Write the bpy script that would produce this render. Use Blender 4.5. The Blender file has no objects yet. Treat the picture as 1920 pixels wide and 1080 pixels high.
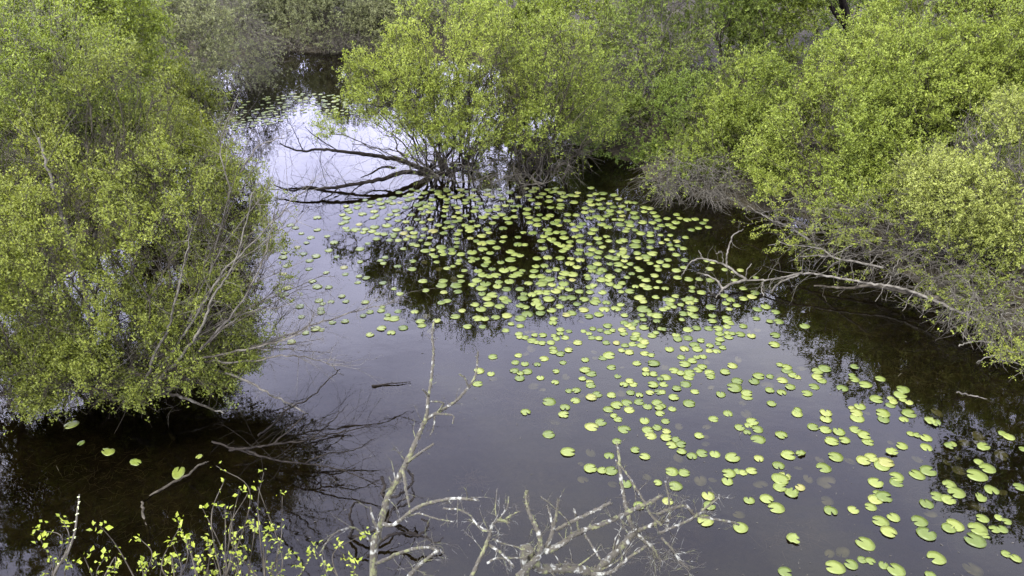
import bpy, math, random
import numpy as np

rng = np.random.default_rng(11)
random.seed(11)
R = math.radians
scene = bpy.context.scene
COL = scene.collection

# ------------------------------------------------------------------ camera
CAM_H = 6.5
PITCH = R(29.1)
F = 1507.0                      # focal length in photo pixels (1920 wide)
CP, SP = math.cos(PITCH), math.sin(PITCH)
cam_data = bpy.data.cameras.new('camera')
cam_data.sensor_width = 36.0
cam_data.lens = 36.0 * F / 1920.0
cam_data.clip_start = 0.05
cam_data.clip_end = 2000.0
cam = bpy.data.objects.new('camera', cam_data)
COL.objects.link(cam)
cam.location = (0, 0, CAM_H)
cam.rotation_euler = (R(90) - PITCH, 0, 0)
scene.camera = cam


def ray(px, py):
    u, v = (px - 960) / F, (py - 540) / F
    return np.array([u, CP - v * SP, -SP - v * CP])


def on_water(px, py, z=0.0):
    d = ray(px, py)
    return np.array([0, 0, CAM_H]) + d * ((z - CAM_H) / d[2])


def at_dist(px, py, y):
    d = ray(px, py)
    return np.array([0, 0, CAM_H]) + d * (y / d[1])


def at_depth(px, py, zc):
    return np.array([0, 0, CAM_H]) + ray(px, py) * zc


def depth_of(p):
    return p[1] * CP + (CAM_H - p[2]) * SP


def project(p):
    zc = depth_of(p)
    up = p[1] * SP - (CAM_H - p[2]) * CP
    return 960 + F * p[0] / zc, 540 - F * up / zc, zc


# ------------------------------------------------------------------ objects
def tag(o, label=None, cat=None, group=None, kind=None):
    if label: o['label'] = label
    if cat: o['category'] = cat
    if group: o['group'] = group
    if kind: o['kind'] = kind
    return o


def empty(name, loc):
    o = bpy.data.objects.new(name, None)
    o.empty_display_size = 0.2
    o.location = [float(c) for c in loc]
    COL.objects.link(o)
    return o


def mesh_from(name, verts, polys, k, mat, tint=None, smooth=False):
    """verts (N,3), polys (M,k) index array -> mesh."""
    me = bpy.data.meshes.new(name)
    verts = np.ascontiguousarray(verts, dtype=np.float32)
    polys = np.ascontiguousarray(polys, dtype=np.int32)
    n, m = len(verts), len(polys)
    me.vertices.add(n)
    me.vertices.foreach_set('co', verts.ravel())
    me.loops.add(m * k)
    me.loops.foreach_set('vertex_index', polys.ravel())
    me.polygons.add(m)
    me.polygons.foreach_set('loop_start', np.arange(0, m * k, k, dtype=np.int32))
    me.polygons.foreach_set('use_smooth', np.full(m, smooth, dtype=bool))
    if tint is not None:
        a = me.attributes.new('tint', 'FLOAT', 'FACE')
        a.data.foreach_set('value', np.ascontiguousarray(tint, dtype=np.float32))
    me.materials.append(mat)
    me.update(calc_edges=True)
    me.validate()
    return me


def link_mesh(name, me, parent=None, loc=None):
    o = bpy.data.objects.new(name, me)
    COL.objects.link(o)
    if parent is not None:
        o.parent = parent
    if loc is not None:
        o.location = [float(c) for c in loc]
    return o


def norm(a):
    return a / np.maximum(np.linalg.norm(a, axis=-1, keepdims=True), 1e-9)


def frames(d):
    ref = np.where(np.abs(d[:, 2:3]) > 0.9, np.array([[1.0, 0, 0]]), np.array([[0, 0, 1.0]]))
    a = norm(np.cross(d, ref))
    return a, np.cross(d, a)


def prisms(P0, P1, r0, r1, k=4):
    """many tapered prisms -> verts, quads"""
    P0, P1 = np.asarray(P0, float), np.asarray(P1, float)
    d = norm(P1 - P0)
    a, b = frames(d)
    m = len(P0)
    t = np.arange(k) * 2 * np.pi / k
    off = np.cos(t)[None, :, None] * a[:, None, :] + np.sin(t)[None, :, None] * b[:, None, :]
    v0 = P0[:, None, :] + off * np.asarray(r0)[:, None, None]
    v1 = P1[:, None, :] + off * np.asarray(r1)[:, None, None]
    V = np.concatenate([v0, v1], axis=1).reshape(-1, 3)
    i = np.arange(k)
    j = (i + 1) % k
    q = np.stack([i, j, j + k, i + k], axis=1)
    Q = (np.arange(m) * 2 * k)[:, None, None] + q[None]
    return V, Q.reshape(-1, 4)


def smooth_path(pts, n=6):
    pts = np.asarray(pts, float)
    if len(pts) < 3:
        t = np.linspace(0, 1, n + 1)[:, None]
        return pts[0] * (1 - t) + pts[-1] * t
    ext = np.vstack([2 * pts[0] - pts[1], pts, 2 * pts[-1] - pts[-2]])
    out = []
    for i in range(1, len(ext) - 2):
        p0, p1, p2, p3 = ext[i - 1], ext[i], ext[i + 1], ext[i + 2]
        for t in np.linspace(0, 1, n, endpoint=False):
            out.append(0.5 * ((2 * p1) + (-p0 + p2) * t + (2 * p0 - 5 * p1 + 4 * p2 - p3) * t * t
                              + (-p0 + 3 * p1 - 3 * p2 + p3) * t ** 3))
    out.append(pts[-1])
    return np.array(out)


class MB:
    """collects quads for one mesh"""
    def __init__(self):
        self.v, self.q, self.n = [], [], 0

    def add(self, V, Q):
        if len(V) == 0: return
        self.v.append(V); self.q.append(Q + self.n); self.n += len(V)

    def sweep(self, pts, r0, r1, k=7, lump=0.0, n=6, jit=0.0):
        p = smooth_path(pts, n)
        if jit:
            L = np.linalg.norm(p[-1] - p[0])
            p[1:-1] += rng.normal(0, jit, (len(p) - 2, 3))
        m = len(p)
        t = np.linspace(0, 1, m)
        rad = r0 + (r1 - r0) * t
        tan = norm(np.gradient(p, axis=0))
        a = np.zeros_like(p); b = np.zeros_like(p)
        ref = np.array([0.3, 0.2, 0.93])
        x = np.cross(tan[0], ref); x /= max(np.linalg.norm(x), 1e-6)
        for i in range(m):
            x = x - tan[i] * np.dot(x, tan[i]); x /= max(np.linalg.norm(x), 1e-6)
            a[i] = x; b[i] = np.cross(tan[i], x)
        th = np.arange(k) * 2 * np.pi / k
        rr = rad[:, None] * (1 + lump * rng.normal(0, 1, (m, k)).clip(-1.6, 1.9))
        V = p[:, None, :] + rr[..., None] * (np.cos(th)[None, :, None] * a[:, None, :] + np.sin(th)[None, :, None] * b[:, None, :])
        V = V.reshape(-1, 3)
        i, j = np.meshgrid(np.arange(m - 1), np.arange(k), indexing='ij')
        j2 = (j + 1) % k
        Q = np.stack([i * k + j, i * k + j2, (i + 1) * k + j2, (i + 1) * k + j], axis=-1).reshape(-1, 4)
        # end caps: pinch
        V = np.vstack([V, p[0] - tan[0] * rad[0] * 0.3, p[-1] + tan[-1] * rad[-1] * 0.6])
        c0, c1 = m * k, m * k + 1
        cap = []
        for jj in range(0, k, 1):
            j3 = (jj + 1) % k
            cap.append([c0, j3, jj, c0]); cap.append([c1, (m - 1) * k + jj, (m - 1) * k + j3, c1])
        cap = np.array(cap)
        self.add(V, Q)
        self.caps = getattr(self, 'caps', [])
        self.caps.append(cap[:, :3] + self.n - len(V))
        return p

    def twigs_along(self, p, r, count, length, up=0.3, k=3, sub=2, droop=0.0, start=0.15):
        """random forked twigs along a path p"""
        m = len(p)
        tan = norm(np.gradient(p, axis=0))
        P0, P1, r0, r1 = [], [], [], []
        tips = []
        for _ in range(count):
            i = int(rng.uniform(start, 1) * (m - 1))
            d = norm(tan[i] * 0.5 + rng.normal(0, 0.7, 3) + np.array([0, 0, up]))
            base = p[i]; L = length * rng.uniform(0.4, 1.2)
            segs = 4
            cur = base.copy(); rr = r * rng.uniform(0.6, 1)
            for s in range(segs):
                d = norm(d + rng.normal(0, 0.22, 3) + np.array([0, 0, -droop]))
                nx = cur + d * L / segs
                rn = rr * 0.78
                P0.append(cur); P1.append(nx); r0.append(rr); r1.append(rn)
                if s > 0 and sub and rng.random() < 0.8:
                    for _s in range(rng.integers(1, sub + 1)):
                        dd = norm(d + rng.normal(0, 0.7, 3)); l2 = L * rng.uniform(0.2, 0.45)
                        mid = nx + dd * l2 * 0.5
                        en = mid + norm(dd + rng.normal(0, 0.3, 3)) * l2 * 0.5
                        P0 += [nx, mid]; P1 += [mid, en]
                        r0 += [rn * 0.7, rn * 0.55]; r1 += [rn * 0.55, rn * 0.35]
                        tips.append(en)
                cur, rr = nx, rn
            tips.append(cur)
        if P0:
            self.add(*prisms(np.array(P0), np.array(P1), np.array(r0), np.array(r1), k))
        return np.array(tips)

    def build(self, name, mat, parent=None, smooth=True, origin=None):
        V = np.vstack(self.v); Q = np.vstack(self.q)
        if origin is not None: V = V - np.asarray(origin)
        me = bpy.data.meshes.new(name)
        caps = np.vstack(self.caps) if getattr(self, 'caps', None) else np.zeros((0, 3), int)
        me.vertices.add(len(V)); me.vertices.foreach_set('co', V.astype(np.float32).ravel())
        nl = Q.size + caps.size
        me.loops.add(nl)
        me.loops.foreach_set('vertex_index', np.concatenate([Q.ravel(), caps.ravel()]).astype(np.int32))
        me.polygons.add(len(Q) + len(caps))
        ls = np.concatenate([np.arange(len(Q)) * 4, Q.size + np.arange(len(caps)) * 3]).astype(np.int32)
        me.polygons.foreach_set('loop_start', ls)
        me.polygons.foreach_set('use_smooth', np.full(len(ls), smooth, dtype=bool))
        me.materials.append(mat)
        me.update(calc_edges=True); me.validate()
        return link_mesh(name, me, parent)


# ------------------------------------------------------------------ materials
def new_mat(name):
    m = bpy.data.materials.new(name)
    m.use_nodes = True
    nt = m.node_tree
    nt.nodes.clear()
    out = nt.nodes.new('ShaderNodeOutputMaterial')
    return m, nt, out


def N(nt, kind, **kw):
    n = nt.nodes.new(kind)
    for k, v in kw.items():
        if k in n.inputs: n.inputs[k].default_value = v
        else: setattr(n, k, v)
    return n


def ramp(nt, stops):
    n = nt.nodes.new('ShaderNodeValToRGB')
    cr = n.color_ramp
    while len(cr.elements) > 1: cr.elements.remove(cr.elements[-1])
    cr.elements[0].position = stops[0][0]; cr.elements[0].color = (*stops[0][1], 1)
    for p, c in stops[1:]:
        e = cr.elements.new(p); e.color = (*c, 1)
    return n


def leaf_mat(name, dark, mid, light, trans=0.28):
    m, nt, out = new_mat(name)
    at = N(nt, 'ShaderNodeAttribute', attribute_name='tint')
    rp = ramp(nt, [(0.0, dark), (0.5, mid), (1.0, light)])
    nt.links.new(at.outputs['Fac'], rp.inputs[0])
    pb = N(nt, 'ShaderNodeBsdfPrincipled', Roughness=0.55)
    pb.inputs['Specular IOR Level'].default_value = 0.3
    nt.links.new(rp.outputs[0], pb.inputs['Base Color'])
    tr = N(nt, 'ShaderNodeBsdfTranslucent')
    hs = N(nt, 'ShaderNodeHueSaturation', Saturation=1.1, Value=1.15)
    nt.links.new(rp.outputs[0], hs.inputs['Color']); nt.links.new(hs.outputs[0], tr.inputs['Color'])
    mx = N(nt, 'ShaderNodeMixShader'); mx.inputs[0].default_value = trans
    nt.links.new(pb.outputs[0], mx.inputs[1]); nt.links.new(tr.outputs[0], mx.inputs[2])
    nt.links.new(mx.outputs[0], out.inputs[0])
    return m


def bark_mat(name, a, b, c=None, scale=14.0, cut=(0.42, 0.58), detail=6.0, spec=0.12):
    """a = bark, b = crust / lichen colour, c = optional moss"""
    m, nt, out = new_mat(name)
    tc = N(nt, 'ShaderNodeTexCoord')
    nz = N(nt, 'ShaderNodeTexNoise', Scale=scale, Detail=detail, Roughness=0.62)
    nt.links.new(tc.outputs['Object'], nz.inputs['Vector'])
    stops = [(cut[0], a), (cut[1], b)]
    if c is not None: stops = [(0.0, c), (cut[0] - 0.12, c), (cut[0] - 0.04, a), (cut[0] + 0.05, a), (cut[1], b)]
    rp = ramp(nt, stops)
    nt.links.new(nz.outputs['Fac'], rp.inputs[0])
    n2 = N(nt, 'ShaderNodeTexNoise', Scale=scale * 3.1, Detail=4.0)
    nt.links.new(tc.outputs['Object'], n2.inputs['Vector'])
    mr = N(nt, 'ShaderNodeMapRange'); mr.inputs[3].default_value = 0.7; mr.inputs[4].default_value = 1.25
    nt.links.new(n2.outputs['Fac'], mr.inputs[0])
    hs = N(nt, 'ShaderNodeHueSaturation')
    nt.links.new(rp.outputs[0], hs.inputs['Color']); nt.links.new(mr.outputs[0], hs.inputs['Value'])
    pb = N(nt, 'ShaderNodeBsdfPrincipled', Roughness=0.85)
    pb.inputs['Specular IOR Level'].default_value = spec
    nt.links.new(hs.outputs[0], pb.inputs['Base Color'])
    bp = N(nt, 'ShaderNodeBump', Strength=0.6, Distance=0.006)
    nt.links.new(nz.outputs['Fac'], bp.inputs['Height']); nt.links.new(bp.outputs[0], pb.inputs['Normal'])
    nt.links.new(pb.outputs[0], out.inputs[0])
    return m


M = {}
M['leaf_bright'] = leaf_mat('bright_willow_leaf', (0.048, 0.070, 0.008), (0.148, 0.188, 0.021), (0.265, 0.305, 0.052))
M['leaf_yellow'] = leaf_mat('yellow_willow_leaf', (0.085, 0.108, 0.016), (0.180, 0.205, 0.036), (0.275, 0.30, 0.075))
M['leaf_fresh'] = leaf_mat('fresh_leaf', (0.038, 0.052, 0.006), (0.110, 0.133, 0.015), (0.225, 0.252, 0.036))
M['leaf_deep'] = leaf_mat('deep_green_leaf', (0.045, 0.075, 0.010), (0.095, 0.135, 0.016), (0.16, 0.20, 0.03))
M['leaf_grey'] = leaf_mat('grey_green_leaf', (0.075, 0.085, 0.035), (0.13, 0.145, 0.055), (0.19, 0.20, 0.08))
M['leaf_sprout'] = leaf_mat('sprout_leaf', (0.11, 0.145, 0.016), (0.20, 0.24, 0.028), (0.30, 0.34, 0.055), 0.35)
M['bark'] = bark_mat('willow_bark', (0.020, 0.017, 0.011), (0.062, 0.055, 0.038), None, 9.0, (0.40, 0.62))
M['bark_moss'] = bark_mat('mossy_bark', (0.03, 0.026, 0.018), (0.11, 0.105, 0.08), (0.04, 0.052, 0.010), 7.0, (0.47, 0.62))
M['bark_grey'] = bark_mat('grey_twig_bark', (0.036, 0.032, 0.024), (0.105, 0.097, 0.074), None, 6.0, (0.38, 0.62))
M['bark_pale'] = bark_mat('pale_deadwood', (0.034, 0.031, 0.022), (0.118, 0.110, 0.084), None, 9.0, (0.36, 0.60))
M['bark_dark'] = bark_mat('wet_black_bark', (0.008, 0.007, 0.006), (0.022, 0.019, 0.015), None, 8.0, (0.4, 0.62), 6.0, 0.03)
M['lichen'] = bark_mat('lichen_crusted_bark', (0.050, 0.046, 0.034), (0.215, 0.22, 0.18), (0.105, 0.11, 0.052), 22.0, (0.50, 0.64), 5.0)


# ------------------------------------------------------------------ growing shrubs
def mst(roots, targets, bf):
    """connect targets to the roots: minimal spanning tree with path-length balance"""
    nodes = np.vstack([roots, targets]); nr, n = len(roots), len(nodes)
    par = np.full(n, -1); plen = np.zeros(n); rootid = np.arange(n)
    inn = np.zeros(n, bool); inn[:nr] = True
    best = np.full(n, np.inf); bp = np.zeros(n, int)
    for r in range(nr):
        d = np.linalg.norm(nodes - nodes[r], axis=1)
        mk = d < best; best[mk] = d[mk]; bp[mk] = r
    best[:nr] = np.inf
    order = list(range(nr))
    for _ in range(n - nr):
        i = int(np.argmin(best)); p = bp[i]
        par[i] = p; plen[i] = plen[p] + np.linalg.norm(nodes[i] - nodes[p]); rootid[i] = rootid[p]
        inn[i] = True; best[i] = np.inf; order.append(i)
        c = np.linalg.norm(nodes - nodes[i], axis=1) + bf * plen[i]
        mk = (c < best) & ~inn
        best[mk] = c[mk]; bp[mk] = i
    return nodes, par, rootid, np.array(order)


def clump(p, s, seed):
    """cheap smooth 3-D noise in about -1..1"""
    g = np.random.default_rng(seed)
    v = np.zeros(len(p))
    for k in range(7):
        w = g.normal(0, 1, 3); w = w / np.linalg.norm(w) * s * g.uniform(0.6, 1.7)
        v += np.sin(p @ w + g.uniform(0, 6.28))
    return v / 2.6


def leaves_mesh(name, pos, axis, size, mat, tint, width=0.55):
    n = len(pos)
    ax = norm(axis)
    nrm = norm(rng.normal(0, 0.75, (n, 3)) + np.array([0, 0, 0.8]))
    side = norm(np.cross(ax, nrm)); nrm = np.cross(side, ax)
    L = (size * rng.uniform(0.65, 1.25, n))[:, None]
    base = pos
    tip = pos + ax * L - nrm * L * 0.12
    mid = pos + ax * L * 0.45
    w = L * width * 0.5 * rng.uniform(0.8, 1.2, n)[:, None]
    lf = mid + side * w + nrm * L * 0.10
    rt = mid - side * w + nrm * L * 0.10
    V = np.stack([base, rt, tip, lf], axis=1).reshape(-1, 3)
    i = np.arange(n)[:, None] * 4
    T = np.concatenate([i + np.array([[0, 1, 2]]), i + np.array([[0, 2, 3]])], axis=1).reshape(-1, 3)
    return mesh_from(name, V, T, 3, mat, np.repeat(np.clip(tint, 0, 1), 2))


def sample_lobes(lobes, n, shell=0.55):
    c = np.array([l[0] for l in lobes]); r = np.array([l[1] for l in lobes])
    vol = np.prod(r, axis=1) ** 0.8 * np.array([l[2] if len(l) > 2 else 1.0 for l in lobes])
    k = rng.choice(len(lobes), n, p=vol / vol.sum())
    d = norm(rng.normal(0, 1, (n, 3)))
    rad = rng.random(n) ** (1 / 3 * shell)
    return c[k] + d * r[k] * rad[:, None], c[k]


def px_lobe(px, py, y, w, h, dep, weight=1.0):
    c = at_dist(px, py, y); zc = depth_of(c)
    return c, np.array([w * zc / F, dep, h * zc / F / 0.93]), weight


def shrub(name, label, cat, lobes, roots, n_targets=900, twigs=3500, leaves=40000, leaf_size=0.05, leaf='leaf_fresh',
          bark='bark', group=None, bf=0.35, tip=0.0032, thick=0.016, twig_len=0.38, seed=1, droop=0.0, bare=0.0,
          clump_s=2.2, gap=-0.25, minz=0.12, twig_r=0.0026, up=0.35, rose=4, tint0=0.5, trunk_bark=None, spread=0.03, fan=0, leaf_minz=0.0, keep=0.3, max_r=0.06):
    """a multi-stemmed shrub or tree: trunks, branches and a crown of separate leaves"""
    global rng
    rng = np.random.default_rng(seed)
    roots = np.array([np.asarray(r, float) for r in roots])
    tg, cen = sample_lobes(lobes, n_targets)
    tg = tg[tg[:, 2] > minz]
    if fan:                     # long arching stems rising straight from the foot
        ends, _ = sample_lobes(lobes, fan, 0.3)
        extra = []
        for e_ in ends:
            r_ = roots[rng.integers(0, len(roots))]
            dist = np.linalg.norm(e_ - r_); m_ = max(4, int(dist / 0.22))
            t = np.linspace(0, 1, m_)[1:, None]
            ctrl = r_ + (e_ - r_) * np.array([0.35, 0.35, 0.75]) + rng.normal(0, 0.12, 3)
            q = (1 - t) ** 2 * r_ + 2 * t * (1 - t) * ctrl + t * t * e_
            extra.append(q + rng.normal(0, 0.018, q.shape))
        tg = np.vstack([tg] + extra)
    nodes, par, rid, order = mst(roots, tg, bf)
    n = len(nodes); nr = len(roots)
    # smoothing of the skeleton
    for _ in range(2):
        acc = np.zeros_like(nodes); cnt = np.zeros(n)
        ch = np.arange(nr, n)
        np.add.at(acc, ch, nodes[par[ch]]); np.add.at(cnt, ch, 1)
        np.add.at(acc, par[ch], nodes[ch]); np.add.at(cnt, par[ch], 1)
        inner = (cnt > 1); inner[:nr] = False
        nodes[inner] = nodes[inner] * 0.6 + 0.4 * acc[inner] / cnt[inner][:, None]
    nodes[nr:, 2] = np.maximum(nodes[nr:, 2], minz * 0.6)
    rad = np.zeros(n); e = 2.45
    acc = np.zeros(n)
    for i in order[::-1]:
        rad[i] = max(acc[i], tip ** e) ** (1 / e)
        if par[i] >= 0: acc[par[i]] += rad[i] ** e
    rad = np.minimum(rad, max_r)
    origin = roots[0].copy()
    top = empty(name, origin)
    tag(top, label, cat, group)
    ch = np.arange(nr, n)
    P0, P1 = nodes[par[ch]], nodes[ch]
    r1 = rad[ch]; r0 = np.minimum(rad[par[ch]], r1 * 1.35)
    # split every edge in two with a bend
    L = np.linalg.norm(P1 - P0, axis=1)
    mid = (P0 + P1) / 2 + rng.normal(0, 1, P0.shape) * (L * 0.055)[:, None] - np.array([0, 0, 1]) * (L * droop * 0.25)[:, None]
    mid[:, 2] = np.maximum(mid[:, 2], 0.02)
    rm = (r0 + r1) / 2
    big = r1 > thick
    for r_ in range(nr):
        mk = big & (rid[ch] == r_)
        if mk.sum() < 2: continue
        mb = MB()
        mb.add(*prisms(P0[mk], mid[mk], r0[mk], rm[mk], 7)); mb.add(*prisms(mid[mk], P1[mk], rm[mk], r1[mk], 7))
        # flared foot
        mb.add(*prisms([roots[r_] - np.array([0, 0, 0.25])], [roots[r_] + np.array([0, 0, 0.12])], [rad[r_] * 1.5], [rad[r_] * 1.02], 8))
        mb.build('trunk', M[trunk_bark or bark], top, origin=origin)
    mb = MB()
    mk = ~big
    mb.add(*prisms(P0[mk], mid[mk], r0[mk], rm[mk], 4)); mb.add(*prisms(mid[mk], P1[mk], rm[mk], r1[mk], 4))
    if droop > 0.3:
        pass
    # twigs
    fine = np.where(rad < thick * 0.75)[0]; fine = fine[fine >= nr]
    ccen = np.mean(np.array([l[0] for l in lobes]), axis=0)
    tw = rng.choice(fine, twigs)
    b = nodes[tw] + (nodes[par[tw]] - nodes[tw]) * rng.random((twigs, 1))
    pd = norm(nodes[tw] - nodes[par[tw]])
    outw = norm(b - ccen)
    d = norm(pd * 0.55 + outw * 0.35 + rng.normal(0, 0.5, (twigs, 3)) + np.array([0, 0, up - droop]))
    ln = twig_len * rng.uniform(0.4, 1.3, twigs)
    m1 = b + d * (ln * 0.5)[:, None]
    d2 = norm(d + rng.normal(0, 0.25, d.shape) + np.array([0, 0, 0.12 - droop * 0.6]))
    m2 = m1 + d2 * (ln * 0.5)[:, None]
    m1[:, 2] = np.maximum(m1[:, 2], 0.03); m2[:, 2] = np.maximum(m2[:, 2], 0.02)
    rt = np.full(twigs, twig_r)
    cl = clump(b, clump_s, seed + 5)
    ok = (cl > gap + rng.normal(0, 0.3, twigs))
    if leaf_minz: ok &= b[:, 2] > leaf_minz * rng.uniform(0.6, 1.25, twigs)
    shown = ok | (rng.random(twigs) < keep)
    ok &= rng.random(twigs) >= bare
    mb.add(*prisms(b[shown], m1[shown], rt[shown], rt[shown] * 0.8, 3)); mb.add(*prisms(m1[shown], m2[shown], rt[shown] * 0.8, rt[shown] * 0.5, 3))
    mb.build('branches', M[bark], top, origin=origin)
    if leaves:
        idx = np.where(ok)[0]
        nros = max(1, leaves // rose)
        k = rng.choice(idx, nros)
        t = rng.random(nros) ** 0.75
        t2 = np.clip(t * 2, 0, 1)[:, None]; t3 = np.clip(t * 2 - 1, 0, 1)[:, None]
        rp = b[k] + (m1[k] - b[k]) * t2 + (m2[k] - m1[k]) * t3
        rp += rng.normal(0, spread * 0.5, rp.shape)
        tint_r = tint0 + 0.10 * clump(rp, 1.6, seed + 9) + rng.normal(0, 0.10, nros)
        pos = np.repeat(rp, rose, axis=0) + rng.normal(0, spread * 0.45, (nros * rose, 3))
        axv = np.repeat(d2[k], rose, axis=0) * 0.5 + rng.normal(0, 0.8, (nros * rose, 3)) + np.array([0, 0, 0.25])
        tint = np.repeat(tint_r, rose) + rng.normal(0, 0.13, nros * rose)
        good = pos[:, 2] > 0.04
        me = leaves_mesh('crown', (pos - origin)[good], axv[good], leaf_size, M[leaf], tint[good])
        link_mesh('crown', me, top)
    return top


def copy_thing(o, loc, rotz, scale, label):
    c = o.copy(); COL.objects.link(c)
    c.location = loc; c.rotation_euler = (0, 0, rotz); c.scale = (scale[0], scale[1], scale[2])
    c['label'] = label
    for ch in list(o.children):
        k = ch.copy(); COL.objects.link(k); k.parent = c
    return c
# ------------------------------------------------------------------ light: thin overcast
SUN_EL, SUN_AZ = R(52), R(215)      # azimuth clockwise from +Y: behind the camera, a little to the left
world = bpy.data.worlds.new('World'); scene.world = world; world.use_nodes = True
nt = world.node_tree; nt.nodes.clear()
wo = N(nt, 'ShaderNodeOutputWorld'); bg = N(nt, 'ShaderNodeBackground', Strength=0.10)
sky = N(nt, 'ShaderNodeTexSky', sky_type='NISHITA', sun_disc=False, sun_elevation=SUN_EL, sun_rotation=SUN_AZ)
sky.air_density = 1.0; sky.dust_density = 4.0; sky.ozone_density = 1.0
tc = N(nt, 'ShaderNodeTexCoord')
mp = N(nt, 'ShaderNodeMapping'); mp.inputs['Scale'].default_value = (1.0, 1.0, 1.9); mp.inputs['Location'].default_value = (8.55, 9.36, -9.71)
nt.links.new(tc.outputs['Generated'], mp.inputs['Vector'])
nz = N(nt, 'ShaderNodeTexNoise', Scale=2.1, Detail=5.0, Roughness=0.52); nt.links.new(mp.outputs[0], nz.inputs['Vector'])
cr = ramp(nt, [(0.34, (0.42, 0.42, 0.60)), (0.50, (0.66, 0.66, 0.88)), (0.66, (0.90, 0.90, 1.0))])
nt.links.new(nz.outputs['Fac'], cr.inputs[0])
sx = N(nt, 'ShaderNodeSeparateXYZ'); nt.links.new(tc.outputs['Generated'], sx.inputs[0])
el = N(nt, 'ShaderNodeMapRange'); el.inputs[1].default_value = 0.32; el.inputs[2].default_value = 0.72; el.inputs[3].default_value = 50.0; el.inputs[4].default_value = 25.0
nt.links.new(sx.outputs['Z'], el.inputs[0])
vm = N(nt, 'ShaderNodeVectorMath', operation='SCALE'); nt.links.new(cr.outputs[0], vm.inputs[0]); 
sd_ = N(nt, 'ShaderNodeMath', operation='MULTIPLY_ADD'); sd_.inputs[1].default_value = -0.4; sd_.inputs[2].default_value = 1.06
nt.links.new(sx.outputs['X'], sd_.inputs[0])      # thinner cloud, so a lighter sky, towards the left
ml = N(nt, 'ShaderNodeMath', operation='MULTIPLY'); nt.links.new(el.outputs[0], ml.inputs[0]); nt.links.new(sd_.outputs[0], ml.inputs[1])
nt.links.new(ml.outputs[0], vm.inputs['Scale'])
mix = N(nt, 'ShaderNodeMix', data_type='RGBA'); mix.inputs[0].default_value = 0.90
nt.links.new(sky.outputs[0], mix.inputs[6]); nt.links.new(vm.outputs[0], mix.inputs[7])
nt.links.new(mix.outputs[2], bg.inputs[0]); nt.links.new(bg.outputs[0], wo.inputs[0])

sd = bpy.data.lights.new('sun', 'SUN'); sd.energy = 2.7; sd.angle = R(8); sd.color = (1.0, 0.96, 0.88)
sun = bpy.data.objects.new('sun', sd); COL.objects.link(sun)
from mathutils import Vector
sdir = Vector((math.sin(SUN_AZ) * math.cos(SUN_EL), math.cos(SUN_AZ) * math.cos(SUN_EL), math.sin(SUN_EL)))
sun.rotation_euler = sdir.to_track_quat('Z', 'Y').to_euler()

scene.view_settings.view_transform = 'Standard'
scene.view_settings.look = 'None'
scene.view_settings.exposure = 1.2
scene.view_settings.gamma = 1.0
scene.cycles.use_denoising = True
scene.cycles.max_bounces = 8
scene.cycles.transparent_max_bounces = 12
scene.cycles.diffuse_bounces = 3
scene.cycles.glossy_bounces = 3
scene.cycles.caustics_reflective = False
scene.cycles.caustics_refractive = False

# ------------------------------------------------------------------ ground and pond
POND = np.array([(-9.5, 3.0), (-10.5, 6.5), (-8.6, 9.8), (-7.2, 12.5), (-7.4, 16), (-8.6, 19.5), (-9.2, 23), (-9.6, 26.5), (-8.8, 28.6),
                 (-5.2, 28.7), (-2.5, 28.0), (-0.3, 26.0), (0.8, 22.5), (1.9, 19.3), (2.7, 16.9), (4.2, 15.6), (5.9, 14.3), (6.6, 12.4),
                 (7.3, 10.6), (7.7, 8.6), (8.2, 5.5), (8.0, 3.2), (4, 2.6), (0, 2.9), (-5, 2.7)])


def shore_dist(x, y):
    """signed distance to the pond outline, negative in the water"""
    p = np.stack([x, y], axis=-1)
    best = np.full(x.shape, 1e9); inside = np.zeros(x.shape, bool)
    k = len(POND)
    for i in range(k):
        a, b = POND[i], POND[(i + 1) % k]
        ab = b - a
        t = np.clip(((p - a) @ ab) / (ab @ ab), 0, 1)
        best = np.minimum(best, np.linalg.norm(p - (a + t[..., None] * ab), axis=-1))
        c = ((a[1] > y) != (b[1] > y)) & (x < (b[0] - a[0]) * (y - a[1]) / (b[1] - a[1] + 1e-12) + a[0])
        inside ^= c
    return np.where(inside, -best, best)


def ground_z(x, y):
    x = np.asarray(x, float); y = np.asarray(y, float)
    s = shore_dist(x, y)
    wob = 0.10 * np.sin(x * 1.7 + 0.6 * np.sin(y * 1.3)) + 0.08 * np.sin(y * 2.3 + x * 0.7) + 0.05 * np.sin(x * 4.1 - y * 3.3)
    s2 = s + wob * 1.6
    z = np.where(s2 < 0, np.maximum(-0.85, s2 * 0.34), np.minimum(0.75, s2 * 0.24)) + wob * 0.25 * np.clip(np.abs(s2), 0, 1)
    return z


def axis_pts(lo, hi, step, far):
    core = np.arange(lo, hi + step, step)
    out, d = [], step
    v = hi
    while v < far: d *= 1.35; v += d; out.append(v)
    neg, d = [], step
    v = lo
    while v > -far: d *= 1.35; v -= d; neg.append(v)
    return np.concatenate([neg[::-1], core, out])


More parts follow.
